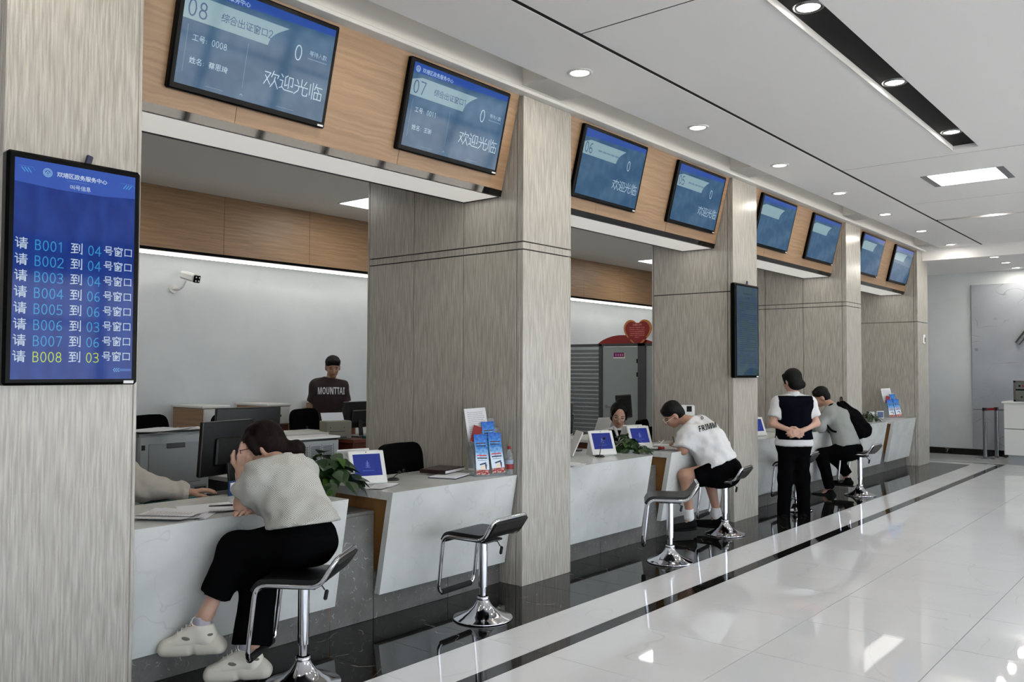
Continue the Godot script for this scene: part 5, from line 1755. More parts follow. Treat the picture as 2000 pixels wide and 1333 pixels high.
	part(wd, "desktop", boxed(-0.55, 0.13, 0.87, 0.92, -0.3, 0.25, 0.003), M.white_plastic)
	part(wd, "side_panel", boxed(-0.53, -0.49, 0, 0.87, -0.28, 0.22), M.dark_grey)
	part(wd, "side_panel", boxed(0.07, 0.11, 0, 0.87, -0.28, 0.22), M.dark_grey)
	var bd := thing("brown_desk", "red-brown wooden desk under the scanner and monitor", "desk", Vector3(6.55, 0, -7.6))
	part(bd, "desktop", boxed(-0.5, 0.9, 0.80, 0.835, -0.35, 0.33, 0.003), M.brown_wood)
	part(bd, "front_panel", boxed(-0.47, 0.87, 0.1, 0.80, 0.26, 0.285), M.brown_wood)
	part(bd, "side_panel", boxed(-0.47, -0.44, 0.0, 0.80, -0.32, 0.28), M.brown_wood)
	part(bd, "side_panel", boxed(0.84, 0.87, 0.0, 0.80, -0.32, 0.28), M.brown_wood)
	var sc := thing("document_scanner", "olive-beige document scanner with a sheet in its feeder", "scanner", Vector3(6.02, 0.835, -7.55), -0.25)
	part(sc, "body", boxed(-0.14, 0.16, 0, 0.2, -0.1, 0.09, 0.008), M.beige)
	part(sc, "slot", boxed(-0.10, 0.08, 0.085, 0.092, 0.088, 0.092), M.black_plastic)
	part(sc, "lower_slot", boxed(-0.1, 0.1, 0.012, 0.03, 0.088, 0.093), M.black_plastic)
	for x in [-0.1, 0.06]:
		part(sc, "button", boxed(x, x + 0.018, 0.125, 0.134, 0.088, 0.092), M.black_plastic)
	var feed := MB.new()
	feed.box(Vector3(0.0, 0.24, -0.07), Vector3(0.26, 0.1, 0.004), 0.0, Basis(Vector3.RIGHT, -0.5))
	part(sc, "paper_sheet", feed, M.paper)
	monitor(Vector3(6.42, 0.835, -7.65), PI + 0.1, 0.46, 0.30, "black monitor on the red-brown desk, seen from behind", 0.1)
	var tk := thing("cable_tray", "teal plastic tray with black cables on the red-brown desk", "tray", Vector3(6.42, 0.835, -7.36))
	part(tk, "tray", boxed(-0.14, 0.3, 0, 0.03, -0.05, 0.04, 0.006), M.teal)
	var cb := MB.new()
	cb.tube(bent([Vector3(-0.16, 0.01, 0.05), Vector3(-0.05, 0.05, 0.03), Vector3(0.05, 0.03, 0.05), Vector3(0.16, 0.05, 0.02), Vector3(0.28, 0.02, 0.05)], 0.05), 0.006, 6)
	part(tk, "cable", cb, M.black_plastic)
	pothos(Vector3(3.62, 0.80, -6.0), "green trailing plant behind the laser printer", 18, 0.16, 0.22, 11)
	# wall camera
	var cm := thing("security_camera", "white bullet camera on the office back wall", "camera", Vector3(5.06, 2.52, -9.3))
	var arm := MB.new()
	arm.cyl(Vector3(0, 0, 0.01), 0.05, 0.02, 18, Basis(Vector3.RIGHT, PI / 2))
	arm.tube(bent([Vector3(0, 0, 0.02), Vector3(0.02, -0.01, 0.14), Vector3(0.06, 0.09, 0.16)], 0.05), 0.018, 8)
	part(cm, "bracket", arm, M.white_plastic)
	var cb2 := Basis(Vector3.UP, 0.2) * Basis(Vector3.RIGHT, 0.25)
	var bo := MB.new()
	bo.box(Vector3(0.09, 0.135, 0.2), Vector3(0.1, 0.09, 0.25), 0.02, cb2)
	part(cm, "housing", bo, M.white_plastic)
	var le := MB.new()
	le.box(Vector3(0.09, 0.135, 0.2) + cb2 * Vector3(0, -0.005, 0.125), Vector3(0.095, 0.085, 0.02), 0.012, cb2)
	part(cm, "lens_face", le, M.bezel)
	for q in [Vector3(-0.022, 0.015, 0.137), Vector3(0.022, 0.015, 0.137), Vector3(-0.02, -0.025, 0.137), Vector3(0.02, -0.025, 0.137)]:
		var d := MB.new()
		d.ball(Vector3(0.09, 0.135, 0.2) + cb2 * q, Vector3(0.009, 0.009, 0.004), 8)
		part(cm, "diode", d, M.label_white)
	# office ceiling lights
	for q in [[6.9, -7.95, "white square ceiling panel light seen over the first counter"], [13.85, -8.0, "white ceiling panel light seen over the second counter"], [3.4, -7.95, "white square ceiling panel light hidden by the first bulkhead"], [10.2, -7.95, "white ceiling panel light between the office bays"]]:
		var t := thing("panel_light", q[2], "ceiling light", Vector3(q[0], 3.62, q[1]), 0.0, "square office panel lights")
		part(t, "frame", boxed(-0.31, 0.31, -0.006, 0.0, -0.31, 0.31), M.white_plastic)
		part(t, "diffuser", boxed(-0.29, 0.29, -0.009, -0.006, -0.29, 0.29), M.light_panel)
		lamp(Vector3(q[0], 3.60, q[1]), 0.58, 1.4)

func build_partition() -> void:
	var x := 12.05
	var p := thing("glass_partition", "dark-framed frosted glass partition with a door behind the second bay", "partition", Vector3(x, 0, -7.4))
	var fr := MB.new()
	for q in [[-1.9, 0.05], [-0.72, 0.06], [0.04, 0.14], [1.55, 0.05]]:
		fr.bx(-0.03, 0.03, 0, 2.04, q[0], q[0] + q[1])
	fr.bx(-0.03, 0.03, 2.0, 2.045, -1.9, 1.6)
	fr.bx(-0.03, 0.03, 0.0, 0.08, -1.9, -0.72)
	part(p, "frame", fr, M.dark_grey)
	part(p, "glass_pane", boxed(-0.006, 0.006, 0.08, 2.0, -1.85, -0.72), M.tinted_pane)
	part(p, "glass_pane", boxed(-0.006, 0.006, 0.08, 2.0, 0.18, 1.55), M.frosted)
	var dr := part(p, "glass_door", boxed(-0.008, 0.008, 0.02, 1.99, -0.655, 0.035), M.frosted)
	var hd := MB.new()
	hd.tube(bent([Vector3(-0.01, 1.0, -0.58), Vector3(-0.06, 1.0, -0.58), Vector3(-0.06, 1.0, -0.42)], 0.02), 0.01, 8)
	hd.cyl(Vector3(-0.012, 1.0, -0.58), 0.025, 0.012, 14, Basis(Vector3.BACK, PI / 2))
	part(dr, "handle", hd, M.steel)
	for y in [1.72, 1.5]:
		part(dr, "hinge", boxed(-0.02, 0.02, y, y + 0.07, 0.01, 0.05), M.bezel)
	for k in 26:
		part(p, "blind_slat", boxed(0.02, 0.05, 0.15 + k * 0.07, 0.20 + k * 0.07, -1.84, -0.74), M.grey_plastic)
	var sg := thing("door_sign", "small magenta door sign on the glass door", "sign", Vector3(x - 0.012, 1.85, -7.72))
	part(sg, "plate", boxed(-0.004, 0.0, -0.05, 0.045, -0.12, 0.11), M.label_white)
	part(sg, "print", boxed(-0.0055, -0.004, -0.03, 0.045, -0.115, 0.10), flat(Color(0.42, 0.06, 0.30), 0.5))
	for k in 4:
		part(sg, "character", boxed(-0.0065, -0.0055, -0.01, 0.022, -0.075 + k * 0.042, -0.052 + k * 0.042), flat(Color(0.75, 0.45, 0.65), 0.5))
	# red swoosh and heart
	var sw := MB.new()
	var arc := []
	for i in 21:
		var t := i / 20.0
		arc.append(Vector2(-0.76 + t * 1.12, 0.14 * sin(PI * pow(t, 0.8))))
	sw.prism(arc, Transform3D(Basis(Vector3.BACK, Vector3.UP, Vector3.LEFT), Vector3.ZERO), 0.02)
	solo("red_swoosh", sw, M.red, "red arched board on top of the glass partition", "sign", Vector3(x + 0.02, 2.045, -7.4))
	var ht := thing("heart_sign", "red heart-shaped sign with gold rim on the glass partition", "sign", Vector3(x - 0.02, 2.045, -7.36))
	for q in [[1.0, 0.018, M.gold, "gold_rim"], [0.86, 0.024, M.red, "red_face"]]:
		var pts := []
		for i in 48:
			var a := TAU * i / 48.0
			var hx := 16.0 * pow(sin(a), 3)
			var hy := 13.0 * cos(a) - 5.0 * cos(2 * a) - 2.0 * cos(3 * a) - cos(4 * a)
			pts.append(Vector2(hx * 0.0165 * q[0], maxf(hy * 0.0175 * q[0] + 0.175, 0.0)))
		var hm := MB.new()
		hm.prism(pts, Transform3D(Basis(Vector3.BACK, Vector3.UP, Vector3.LEFT), Vector3.ZERO), q[1])
		part(ht, q[3], hm, q[2])
	var pr := MB.new()
	pr.quad(Vector3(-0.0255, 0.06, -0.17), Vector3(-0.0255, 0.06, 0.17), Vector3(-0.0255, 0.33, 0.17), Vector3(-0.0255, 0.33, -0.17), Vector3.LEFT)
	part(ht, "print", pr, M.heart_print)

func build_far_end() -> void:
	for q in [[17.75, -3.45, "nearer chrome queue post by the far desk"], [18.12, -3.33, "farther chrome queue post by the far desk"]]:
		var t := thing("queue_post", q[2], "stanchion", Vector3(q[0], 0, q[1]), 0.0, "queue posts")
		var b := MB.new()
		b.slathe([Vector2(0.0, 0.0), Vector2(0.16, 0.0), Vector2(0.165, 0.012), Vector2(0.08, 0.03), Vector2(0.03, 0.035)], Vector3.ZERO, 28)
		part(t, "base", b, M.chrome)
		var pl := MB.new()
		pl.cyl(Vector3(0, 0.46, 0), 0.034, 0.88, 18)
		part(t, "post", pl, M.steel)
		var hd := MB.new()
		hd.cyl(Vector3(0, 0.91, 0), 0.04, 0.06, 18)
		part(t, "head", hd, M.black_plastic)
	var bl := MB.new()
	bl.bx(0.042, 0.345, 0.885, 0.93, -0.002, 0.002)
	solo("queue_belt", bl, M.red, "short red belt between the two queue posts", "belt", Vector3(17.75, 0, -3.45), -0.314)
	var d := thing("reception_desk", "white reception desk at the far right", "desk", Vector3(16.85, 0, -2.98))
	part(d, "upper_panel", boxed(0.0, 0.7, 0.625, 1.06, 0.0, 3.2, 0.006), M.white_plastic)
	part(d, "lower_panel", boxed(0.0, 0.7, 0.17, 0.615, 0.0, 3.2, 0.006), M.white_plastic)
	part(d, "groove", boxed(0.01, 0.69, 0.615, 0.625, 0.01, 3.19), M.black_gap)
	part(d, "plinth", boxed(0.06, 0.64, 0.0, 0.17, 0.05, 3.15), M.grey_plastic)
	part(d, "top_slab", boxed(-0.03, 0.73, 1.06, 1.09, -0.03, 3.23, 0.004), M.white_plastic)
	var bx := thing("control_case", "silver-edged control case with buttons on the far desk", "case", Vector3(17.12, 1.09, -2.84))
	part(bx, "body", boxed(-0.17, 0.0, 0.0, 0.36, 0.0, 0.6, 0.006), M.grey_plastic)
	var ed := MB.new()
	for q in [[0.0, 0.03], [0.33, 0.36]]:
		ed.bx(-0.182, -0.168, q[0], q[1], -0.005, 0.6)
	ed.bx(-0.182, -0.168, 0.0, 0.36, -0.005, 0.03)
	part(bx, "metal_edge", ed, M.steel)
	part(bx, "panel", boxed(-0.174, -0.169, 0.03, 0.33, 0.03, 0.6), flat(Color(0.36, 0.37, 0.34), 0.5))
	part(bx, "dark_strip", boxed(-0.178, -0.173, 0.19, 0.215, 0.03, 0.6), M.bezel)
	for k in 4:
		var kn := MB.new()
		kn.cyl(Vector3(-0.178, 0.27, 0.09 + k * 0.055), 0.017, 0.012, 12, Basis(Vector3.BACK, PI / 2))
		part(bx, "button", kn, M.bezel if k % 2 == 0 else M.red)
	var kb := MB.new()
	kb.cyl(Vector3(-0.178, 0.08, 0.12), 0.018, 0.012, 12, Basis(Vector3.BACK, PI / 2))
	part(bx, "knob", kb, M.black_plastic)
	var em := MB.new()
	em.tube([Vector3(0, 0, 0), Vector3(0, 0.22, 0.16), Vector3(0, 0.40, 0.26)], [0.05, 0.055, 0.05], 12)
	solo("metal_emblem", em, M.steel, "brushed metal bar of a wall emblem on the grey marble", "emblem", Vector3(18.31, 2.13, -3.0))
	var sw := thing("wall_switch", "small white box with a grey tag on the last column", "switch", Vector3(15.93, 2.17, FRONT))
	part(sw, "plate", boxed(-0.05, 0.07, -0.09, 0.07, 0.0, 0.02, 0.004), M.label_white)
	part(sw, "tag", boxed(0.02, 0.06, -0.06, 0.02, 0.02, 0.026), M.dark_grey)

func build_counter_things() -> void:
	# first bay
	papers(Vector3(2.36, 0.821, -4.28), 0.5, 6, "loose white sheets at the near end of the first counter", 21)
	papers(Vector3(2.62, 0.821, -4.33), 1.1, 3, "printed forms under the phone on the first counter", 22)
	var ph := thing("mobile_phone", "dark phone lying by the striped sleeve", "phone", Vector3(2.69, 0.826, -4.36), 1.0)
	part(ph, "body", boxed(-0.037, 0.037, 0, 0.009, -0.075, 0.075, 0.004), M.bezel)
	part(ph, "case_rim", boxed(-0.039, 0.039, 0, 0.006, -0.077, 0.077, 0.003), M.dark_grey)
	tablet(Vector3(3.87, 0.82, -4.50), -0.35, "white tablet stand at the corner of the leaflet counter")
	tablet(Vector3(3.24, 0.82, -4.68), -0.35, "white tablet stand half hidden behind the pothos")
	var bk := thing("tablet_stand", "white tablet stand seen from behind, left of the leaflet counter's tablet", "tablet", Vector3(3.93, 0.82, -4.76), PI - 0.2, "white tablet stands on the counters")
	var body := MB.new()
	body.box(Vector3(0, 0.115, 0.0), Vector3(0.255, 0.235, 0.014), 0.005, Basis(Vector3.RIGHT, -0.42))
	part(bk, "housing", body, M.white_plastic)
	papers(Vector3(3.85, 0.821, -4.36), 0.3, 2, "white card in front of the leaflet counter's tablet", 23, Vector2(0.2, 0.1))
	microphone(Vector3(4.13, 0.82, -4.53), 0.4, "small black microphone on the leaflet counter")
	pothos(Vector3(3.52, 0.692, -4.52), "bushy green pothos in the gap between the first two counters", 130, 0.23, 0.24, 5, 0.075, 0.17, false, 1.2)
	leaflet_rack(Vector3(4.79, 0.82, -4.23), -0.5, "clear leaflet rack with red and blue leaflets near the bottle", false)
	bottle(Vector3(4.908, 0.82, -4.115))
	var bn := thing("dark_red_folder", "dark red folder lying beside the leaflet rack", "folder", Vector3(4.66, 0.834, -4.55), 0.25)
	part(bn, "cover", boxed(-0.17, 0.13, 0, 0.03, -0.11, 0.11, 0.004), flat(Color(0.13, 0.045, 0.05), 0.25))
	part(bn, "pages", boxed(-0.165, 0.132, 0.006, 0.024, -0.105, 0.112), M.label_white)
	var bf := thing("blue_folder", "dark blue folder half open under the dark red one", "folder", Vector3(4.56, 0.82, -4.38), 0.35)
	part(bf, "cover", boxed(-0.16, 0.16, 0, 0.006, -0.11, 0.11, 0.002), flat(Color(0.03, 0.05, 0.17), 0.3))
	part(bf, "pages", boxed(-0.155, 0.15, 0.006, 0.012, -0.10, 0.10), M.paper)
	office_chair(Vector3(4.56, 0, -5.17), 0.12, "black office chair behind the leaflet counter", 1.03, 0.5)
	# second bay
	tablet(Vector3(6.60, 0.82, -4.42), -0.45, "white tablet stand nearest the smiling clerk's left elbow, second bay")
	tablet(Vector3(7.42, 0.82, -4.52), -0.45, "white tablet stand between the plant and the T-shirt wearer")
	var b2 := thing("tablet_stand", "white tablet stand turned to the smiling clerk", "tablet", Vector3(7.58, 0.82, -4.74), PI - 0.3, "white tablet stands on the counters")
	part(b2, "housing", body, M.white_plastic)
	var b3 := thing("tablet_stand", "white tablet stand turned away at the second bay's ledge", "tablet", Vector3(6.42, 0.82, -4.60), PI + 0.85, "white tablet stands on the counters")
	part(b3, "housing", body, M.white_plastic)
	microphone(Vector3(6.47, 0.82, -4.36), 0.4, "black gooseneck microphone on the second bay's counter", 0.16)
	pothos(Vector3(7.08, 0.692, -4.46), "bushy green pothos before the smiling clerk", 75, 0.19, 0.17, 6, 0.075, 0.15, false, 1.0)
	papers(Vector3(7.52, 0.821, -4.32), 0.4, 3, "printed sheets on the counter by the T-shirt wearer", 24)
	papers(Vector3(7.78, 0.821, -4.42), 0.1, 3, "form under the T-shirt wearer's hands", 25)
	papers(Vector3(5.72, 0.821, -4.22), 0.2, 3, "bright sheets at the second counter's near end", 26)
	var st := thing("ink_stamp", "small red stamp pad with a wire pen stand", "stamp", Vector3(7.46, 0.82, -4.30))
	part(st, "pad", boxed(-0.03, 0.03, 0, 0.03, -0.025, 0.025, 0.006), M.red)
	var wr := MB.new()
	wr.tube(bent([Vector3(0, 0.03, 0), Vector3(0.0, 0.07, 0), Vector3(-0.05, 0.09, 0.0)], 0.02), 0.004, 6)
	wr.tube(bent([Vector3(0, 0.03, 0), Vector3(0.0, 0.07, 0), Vector3(0.05, 0.09, 0.0)], 0.02), 0.004, 6)
	part(st, "wire_holder", wr, M.label_white)
	var pen := MB.new()
	pen.tube([Vector3(0, 0.0, 0), Vector3(0.055, 0.09, -0.05)], 0.0045, 6)
	solo("writing_pen", pen, M.black_plastic, "dark pen in the T-shirt wearer's hand", "pen", Vector3(7.745, 0.835, -4.31))
	var idr := thing("card_reader", "white card reader on a stand behind the T-shirt wearer", "card reader", Vector3(8.32, 0.82, -4.48), -0.9)
	part(idr, "base", boxed(-0.06, 0.06, 0, 0.02, -0.05, 0.05, 0.005), M.white_plastic)
	part(idr, "post", boxed(-0.015, 0.015, 0.02, 0.30, -0.02, 0.01, 0.004), M.white_plastic)
	part(idr, "head", boxed(-0.08, 0.08, 0.29, 0.41, -0.05, 0.04, 0.012), M.white_plastic)
	part(idr, "window", boxed(-0.01, 0.045, 0.34, 0.40, 0.04, 0.043), M.bezel)
	monitor(Vector3(7.28, 0.765, -5.28), PI + 0.6, 0.44, 0.40, "black monitor beside the first travertine column, second bay", 0.1)
	var fl := thing("flatbed_scanner", "dark flat scanner behind the second counter", "scanner", Vector3(6.40, 0.765, -5.02), -0.2)
	part(fl, "body", boxed(-0.22, 0.22, 0, 0.07, -0.15, 0.15, 0.01), M.dark_grey)
	part(fl, "lid", boxed(-0.215, 0.215, 0.072, 0.09, -0.145, 0.145, 0.006), M.black_plastic)
	var ke := thing("steel_flask", "brushed steel flask behind the clerk", "flask", Vector3(9.3, 0.77, -5.95))
	var kb := MB.new()
	kb.slathe([Vector2(0, 0), Vector2(0.06, 0), Vector2(0.06, 0.2), Vector2(0.045, 0.24), Vector2(0, 0.245)], Vector3.ZERO, 20)
	part(ke, "body", kb, M.chrome)
	var kl := MB.new()
	kl.cyl(Vector3(0, 0.255, 0), 0.04, 0.03, 16)
	part(ke, "lid", kl, M.black_plastic)
	for q in [[9.2, -5.85, 1.5, "brown desk with white top behind the smiling clerk"], [8.6, -6.6, 1.3, "long white-topped desk below the partition's blind"]]:
		var d := thing("back_desk", q[3], "desk", Vector3(q[0], 0, q[1] - 0.25))
		part(d, "desktop", boxed(-q[2] * 0.5, q[2] * 0.5, 0.735, 0.77, -0.3, 0.3, 0.003), M.white_plastic)
		part(d, "front_panel", boxed(-q[2] * 0.48, q[2] * 0.48, 0.0, 0.735, 0.22, 0.245), M.brown_wood)
		part(d, "side_panel", boxed(-q[2] * 0.48, -q[2] * 0.48 + 0.03, 0.0, 0.735, -0.28, 0.22), M.brown_wood)
		part(d, "side_panel", boxed(q[2] * 0.48 - 0.03, q[2] * 0.48, 0.0, 0.735, -0.28, 0.22), M.brown_wood)
	monitor(Vector3(9.62, 0.77, -6.1), 0.2, 0.5, 0.31, "black monitor in front of the glass door", 0.2)
	for q in [[8.35, -6.75, 0.5, "white tablet back on the desk below the blind"], [8.85, -6.8, 2.6, "small white tablet beside the chair behind the clerk"], [9.28, -6.2, 2.9, "white tablet behind the smiling clerk's hair"]]:
		var tb := thing("tablet_stand", q[3], "tablet", Vector3(q[0], 0.77, q[1]), q[2], "white tablet stands in the office")
		part(tb, "housing", body, M.white_plastic)
	office_chair(Vector3(8.72, 0, -5.52), 0.3, "black chair directly behind the smiling clerk", 1.02)
	office_chair(Vector3(9.35, 0, -5.48), -0.7, "black chair at the travertine wall's edge, second bay", 0.92)
	var cup := MB.new()
	cup.lathe([Vector2(0, 0), Vector2(0.033, 0), Vector2(0.037, 0.1), Vector2(0.033, 0.1), Vector2(0.03, 0.01), Vector2(0, 0.01)], Vector3.ZERO, 18)
	solo("pen_cup", cup, M.black_plastic, "black pen cup near the monitor before the glass door", "cup", Vector3(9.82, 0.77, -5.95))
	# third bay
	tablet(Vector3(9.78, 0.82, -4.35), -0.5, "white tablet stand beside the vest wearer's elbow")
	var dc := thing("document_camera", "dark document camera with chrome arm at the third bay", "document camera", Vector3(9.50, 0.82, -4.42))
	part(dc, "base", boxed(-0.12, 0.12, 0, 0.02, -0.1, 0.1, 0.005), M.black_plastic)
	var da := MB.new()
	da.tube(bent([Vector3(-0.06, 0.02, -0.05), Vector3(-0.05, 0.2, -0.05), Vector3(0.05, 0.26, 0.0)], 0.05), 0.012, 8)
	da.tube(bent([Vector3(0.07, 0.02, -0.05), Vector3(0.05, 0.18, -0.02), Vector3(-0.03, 0.25, 0.0)], 0.05), 0.010, 8)
	part(dc, "arm", da, M.steel)
	part(dc, "camera_head", boxed(-0.06, 0.08, 0.235, 0.275, -0.05, 0.05, 0.01), M.black_plastic)
	papers(Vector3(11.2, 0.821, -4.32), 0.2, 2, "sheets before the backpack wearer", 27)
	# fourth bay
	tablet(Vector3(13.28, 0.82, -4.42), -0.6, "white tablet stand at the near end of the fourth bay")
	tablet(Vector3(13.72, 0.82, -4.58), -0.6, "white tablet stand behind the grassy plant, fourth bay")
	pothos(Vector3(13.86, 0.82, -4.32), "grassy green plant on the farthest counters", 70, 0.16, 0.14, 9, 0.06, 0.05, true)
	for q in [[14.6, -4.5, M.label_white, "small white card frame past the grassy plant"], [14.92, -4.45, M.blue_cover, "small dark blue card frame by the far leaflet rack"]]:
		var fr := thing("card_holder", q[3], "card frame", Vector3(q[0], 0.82, q[1]), -0.6, "card frames in the fourth bay")
		part(fr, "frame", boxed(-0.07, 0.07, 0, 0.12, -0.012, 0.0, 0.003), M.white_plastic)
		part(fr, "card", boxed(-0.058, 0.058, 0.012, 0.108, 0.0, 0.002), q[2])
	leaflet_rack(Vector3(15.30, 0.82, -4.36), -0.75, "clear leaflet rack of blue booklets on the farthest counter", true)

func build_people() -> void:
	# ---- seated person in a striped shirt
	var J: Dictionary = JOINTS.striped
	var look := Vector3(-0.80, -0.22, -0.56)
	var up := Vector3(-0.15, 1.0, -0.1)
	var o := facing(look, up)
	var p := person("striped", "seated person in a striped pale shirt, cheek on hand, at the first counter", {"look": look, "up": up, "scale": 1.03, "cell": 0.014, "head_cell": 0.0055, "hand_cell": 0.0045, "girth": 0.95, "lpalm": Vector3(0.5, 0.1, -0.6), "lcurl": 0.12, "rpalm": Vector3.DOWN, "skin": Color(0.50, 0.30, 0.22)})
	var b := cloth(0.07, 0.024, 6.5, 3)
	trunk(b, J, 0.96, 0.026)
	b.cap(J.chest, J.lsh.lerp(J.lel, 0.3), 0.13, 0.095)
	b.cap(J.lsh, J.lsh.lerp(J.lel, 0.66), 0.085, 0.074, 1)
	b.cap(J.rsh, J.rsh.lerp(J.rel, 0.62), 0.08, 0.075, 1)
	b.cap(J.chest, J.pelvis + Vector3(0.01, 0.06, 0.02), 0.13, 0.15)
	var spine: Vector3 = (J.chest - J.pelvis).normalized()
	b.planes.append(Plane(-(spine * 0.45 + Vector3.UP).normalized(), J.pelvis + Vector3(0, 0.06, 0)))
	b.planes.append(Plane((J.neck - J.chest).normalized(), J.neck + Vector3(0, 0.006, 0)))
	wear(p, "shirt", b, 0.013, M.stripes, "pale shirt with fine dark stripes")
	var cuff := blend(0.01)
	cuff.cap(J.lsh.lerp(J.lel, 0.55), J.lsh.lerp(J.lel, 0.70), 0.080, 0.079, 3)
	wear(p, "sleeve_cuff", cuff, 0.011, M.stripes)
	var tr := cloth(0.05, 0.005, 8.0, 4)
	tr.cap(J.lhip, J.rhip, 0.118, 0.118)
	tr.cap(J.pelvis, J.pelvis + spine * 0.14, 0.13, 0.12)
	tr.cap(J.lhip, J.lkn, 0.115, 0.088)
	tr.cap(J.lkn, J.lkn.lerp(J.lan, 0.72), 0.086, 0.082, 1)
	tr.cap(J.rhip, J.rkn, 0.115, 0.09)
	tr.cap(J.rkn, J.rkn.lerp(J.ran, 1.02), 0.092, 0.10, 1)
	wear(p, "trousers", tr, 0.013, M.black_cloth, "wide black cropped trousers")
	var hr := cloth(0.03, 0.004, 26.0, 12)
	var s := 1.03
	var hc: Vector3 = J.head
	hr.ell(hc + o * Vector3(0, 0.038, -0.022) * s, Vector3(0.094, 0.098, 0.106) * s, o)
	hr.ell(hc + o * Vector3(0, -0.01, -0.05) * s, Vector3(0.09, 0.09, 0.08) * s, o)
	hr.cap(hc + o * Vector3(0.01, -0.05, -0.12) * s, hc + o * Vector3(0.0, -0.06, -0.175) * s, 0.042, 0.046)
	hr.cap(hc + o * Vector3(0.0, -0.06, -0.175) * s, hc + o * Vector3(0.0, -0.13, -0.20) * s, 0.04, 0.012)
	hr.cap(hc + o * Vector3(0, -0.03, -0.08) * s, hc + o * Vector3(0, -0.085, -0.085) * s, 0.06, 0.05)
	for q in [-1.0, 1.0]:
		hr.cap(hc + o * Vector3(0.07 * q, 0.05, 0.05) * s, hc + o * Vector3(0.084 * q, -0.03, 0.03) * s, 0.022, 0.012)
	wear(p, "hair", hr, 0.008, M.brown_hair, "dark brown hair tied low behind")
	glasses(p, hc, o, s, M.bezel)
	for sd in ["l", "r"]:
		sneaker(p, J[sd + "an"], J[sd + "to"])
	# ---- writing person in a white T-shirt
	J = JOINTS.white
	look = Vector3(-0.42, -0.62, -0.62)
	up = Vector3(-0.5, 1.0, -0.35)
	o = facing(look, up)
	p = person("white", "seated person in a white T-shirt and black shorts, bent over writing", {"look": look, "up": up, "girth": 1.2, "scale": 1.03, "cell": 0.018, "head_cell": 0.008, "hand_cell": 0.007, "skin": Color(0.40, 0.22, 0.15), "lcurl": 0.5, "rcurl": 0.5})
	spine = (J.chest - J.pelvis).normalized()
	b = shirt(J, 1.2, 0.03, 0.46, 0.018, 31, Plane(-spine, J.pelvis + spine * 0.05))
	b.cap(J.chest, J.pelvis + spine * 0.06, 0.155, 0.165)
	b.cap(J.chest, J.neck, 0.13, 0.07)
	wear(p, "t_shirt", b, 0.016, M.white_cloth, "white T-shirt with black lettering on the back")
	var back := Vector3(-0.64, 0.18, -0.76).normalized()
	back = (J.chest - Vector3(0, 1.6, 0)).normalized()
	printed(p, "FRIMM", b, J.chest.lerp(J.neck, 0.28) + Vector3(0.085, 0.075, 0.01), back, Vector3(-0.2, 1, -0.22), 0.058, M.bezel, 0.7)
	printed(p, "D", b, J.chest.lerp(J.neck, 0.55) + Vector3(0.09, 0.11, 0.0), back, Vector3(-0.2, 1, -0.22), 0.035, M.dark_grey)
	tr = trousers(J, 1.2, 0.024, 0.38, 0.012, Plane(spine, J.pelvis + spine * 0.12))
	wear(p, "shorts", tr, 0.016, M.black_cloth, "black shorts")
	short_hair(p, J.head, o, 1.03, M.hair)
	glasses(p, J.head, o, 1.03, M.label_white)
	for sd in ["l", "r"]:
		sock(p, J[sd + "an"], J[sd + "kn"], M.label_white)
		shoe(p, J[sd + "an"], J[sd + "to"], M.black_shoe, M.black_shoe)
	# ---- standing person in a vest
	J = JOINTS.vest
	look = Vector3(0.35, -0.22, -0.86)
	o = facing(look)
	p = person("vest", "standing person in a dark vest and black trousers, hands behind back", {"look": look, "scale": 1.03, "cell": 0.018, "head_cell": 0.008, "hand_cell": 0.007, "skin": Color(0.50, 0.30, 0.22), "lpalm": Vector3(0.77, 0, -0.64), "rpalm": Vector3(0.77, 0, -0.64), "lthumb": 1.0, "rthumb": -1.0})
	b = shirt(J, 1.0, 0.02, 0.36, 0.004, 33, Plane(Vector3.DOWN, Vector3(0, J.pelvis.y - 0.02, 0)))
	wear(p, "blouse", b, 0.017, M.white_cloth, "white short-sleeved blouse")
	var v := cloth(0.05, 0.003, 8.0, 35)
	trunk(v, J, 1.03, 0.03)
	v.planes.append(Plane(Vector3.DOWN, Vector3(0, J.pelvis.y + 0.055, 0)))
	var rt: Vector3 = (J.rsh - J.lsh).normalized()
	v.planes.append(Plane(rt, J.rsh + rt * 0.022))
	v.planes.append(Plane(-rt, J.lsh - rt * 0.022))
	v.planes.append(Plane(Vector3.UP, J.neck + Vector3(0, -0.012, 0)))
	wear(p, "vest", v, 0.017, M.navy_cloth, "sleeveless dark navy vest")
	var cl := blend(0.01)
	cl.cap(J.neck + Vector3(0, -0.03, 0), J.neck + Vector3(0, 0.035, 0), 0.078, 0.070, 3)
	wear(p, "collar", cl, 0.012, M.white_cloth)
	tr = trousers(J, 0.96, 0.010, 1.13, 0.016, Plane(Vector3.UP, Vector3(0, J.pelvis.y - 0.005, 0)))
	wear(p, "trousers", tr, 0.017, M.black_cloth, "black trousers")
	bun_hair(p, J.head, o, 1.03, M.hair, Vector3(-0.045, -0.055, -0.085))
	part(p, "hair_clip", clip_mesh(J.head + o * Vector3(0.03, 0.108, -0.045) - p.position), M.steel)
	for sd in ["l", "r"]:
		shoe(p, J[sd + "an"], J[sd + "to"], M.black_shoe, M.black_shoe, 0.95)
	# ---- seated person with a backpack
	J = JOINTS.bag
	look = Vector3(-0.35, -0.4, -0.8)
	o = facing(look, Vector3(-0.2, 1, -0.1))
	p = person("bag", "seated person in a pale grey shirt wearing a black backpack", {"look": look, "up": Vector3(-0.2, 1, -0.1), "scale": 1.03, "cell": 0.02, "head_cell": 0.009, "hand_cell": 0.009, "skin": Color(0.40, 0.22, 0.15)})
	spine = (J.chest - J.pelvis).normalized()
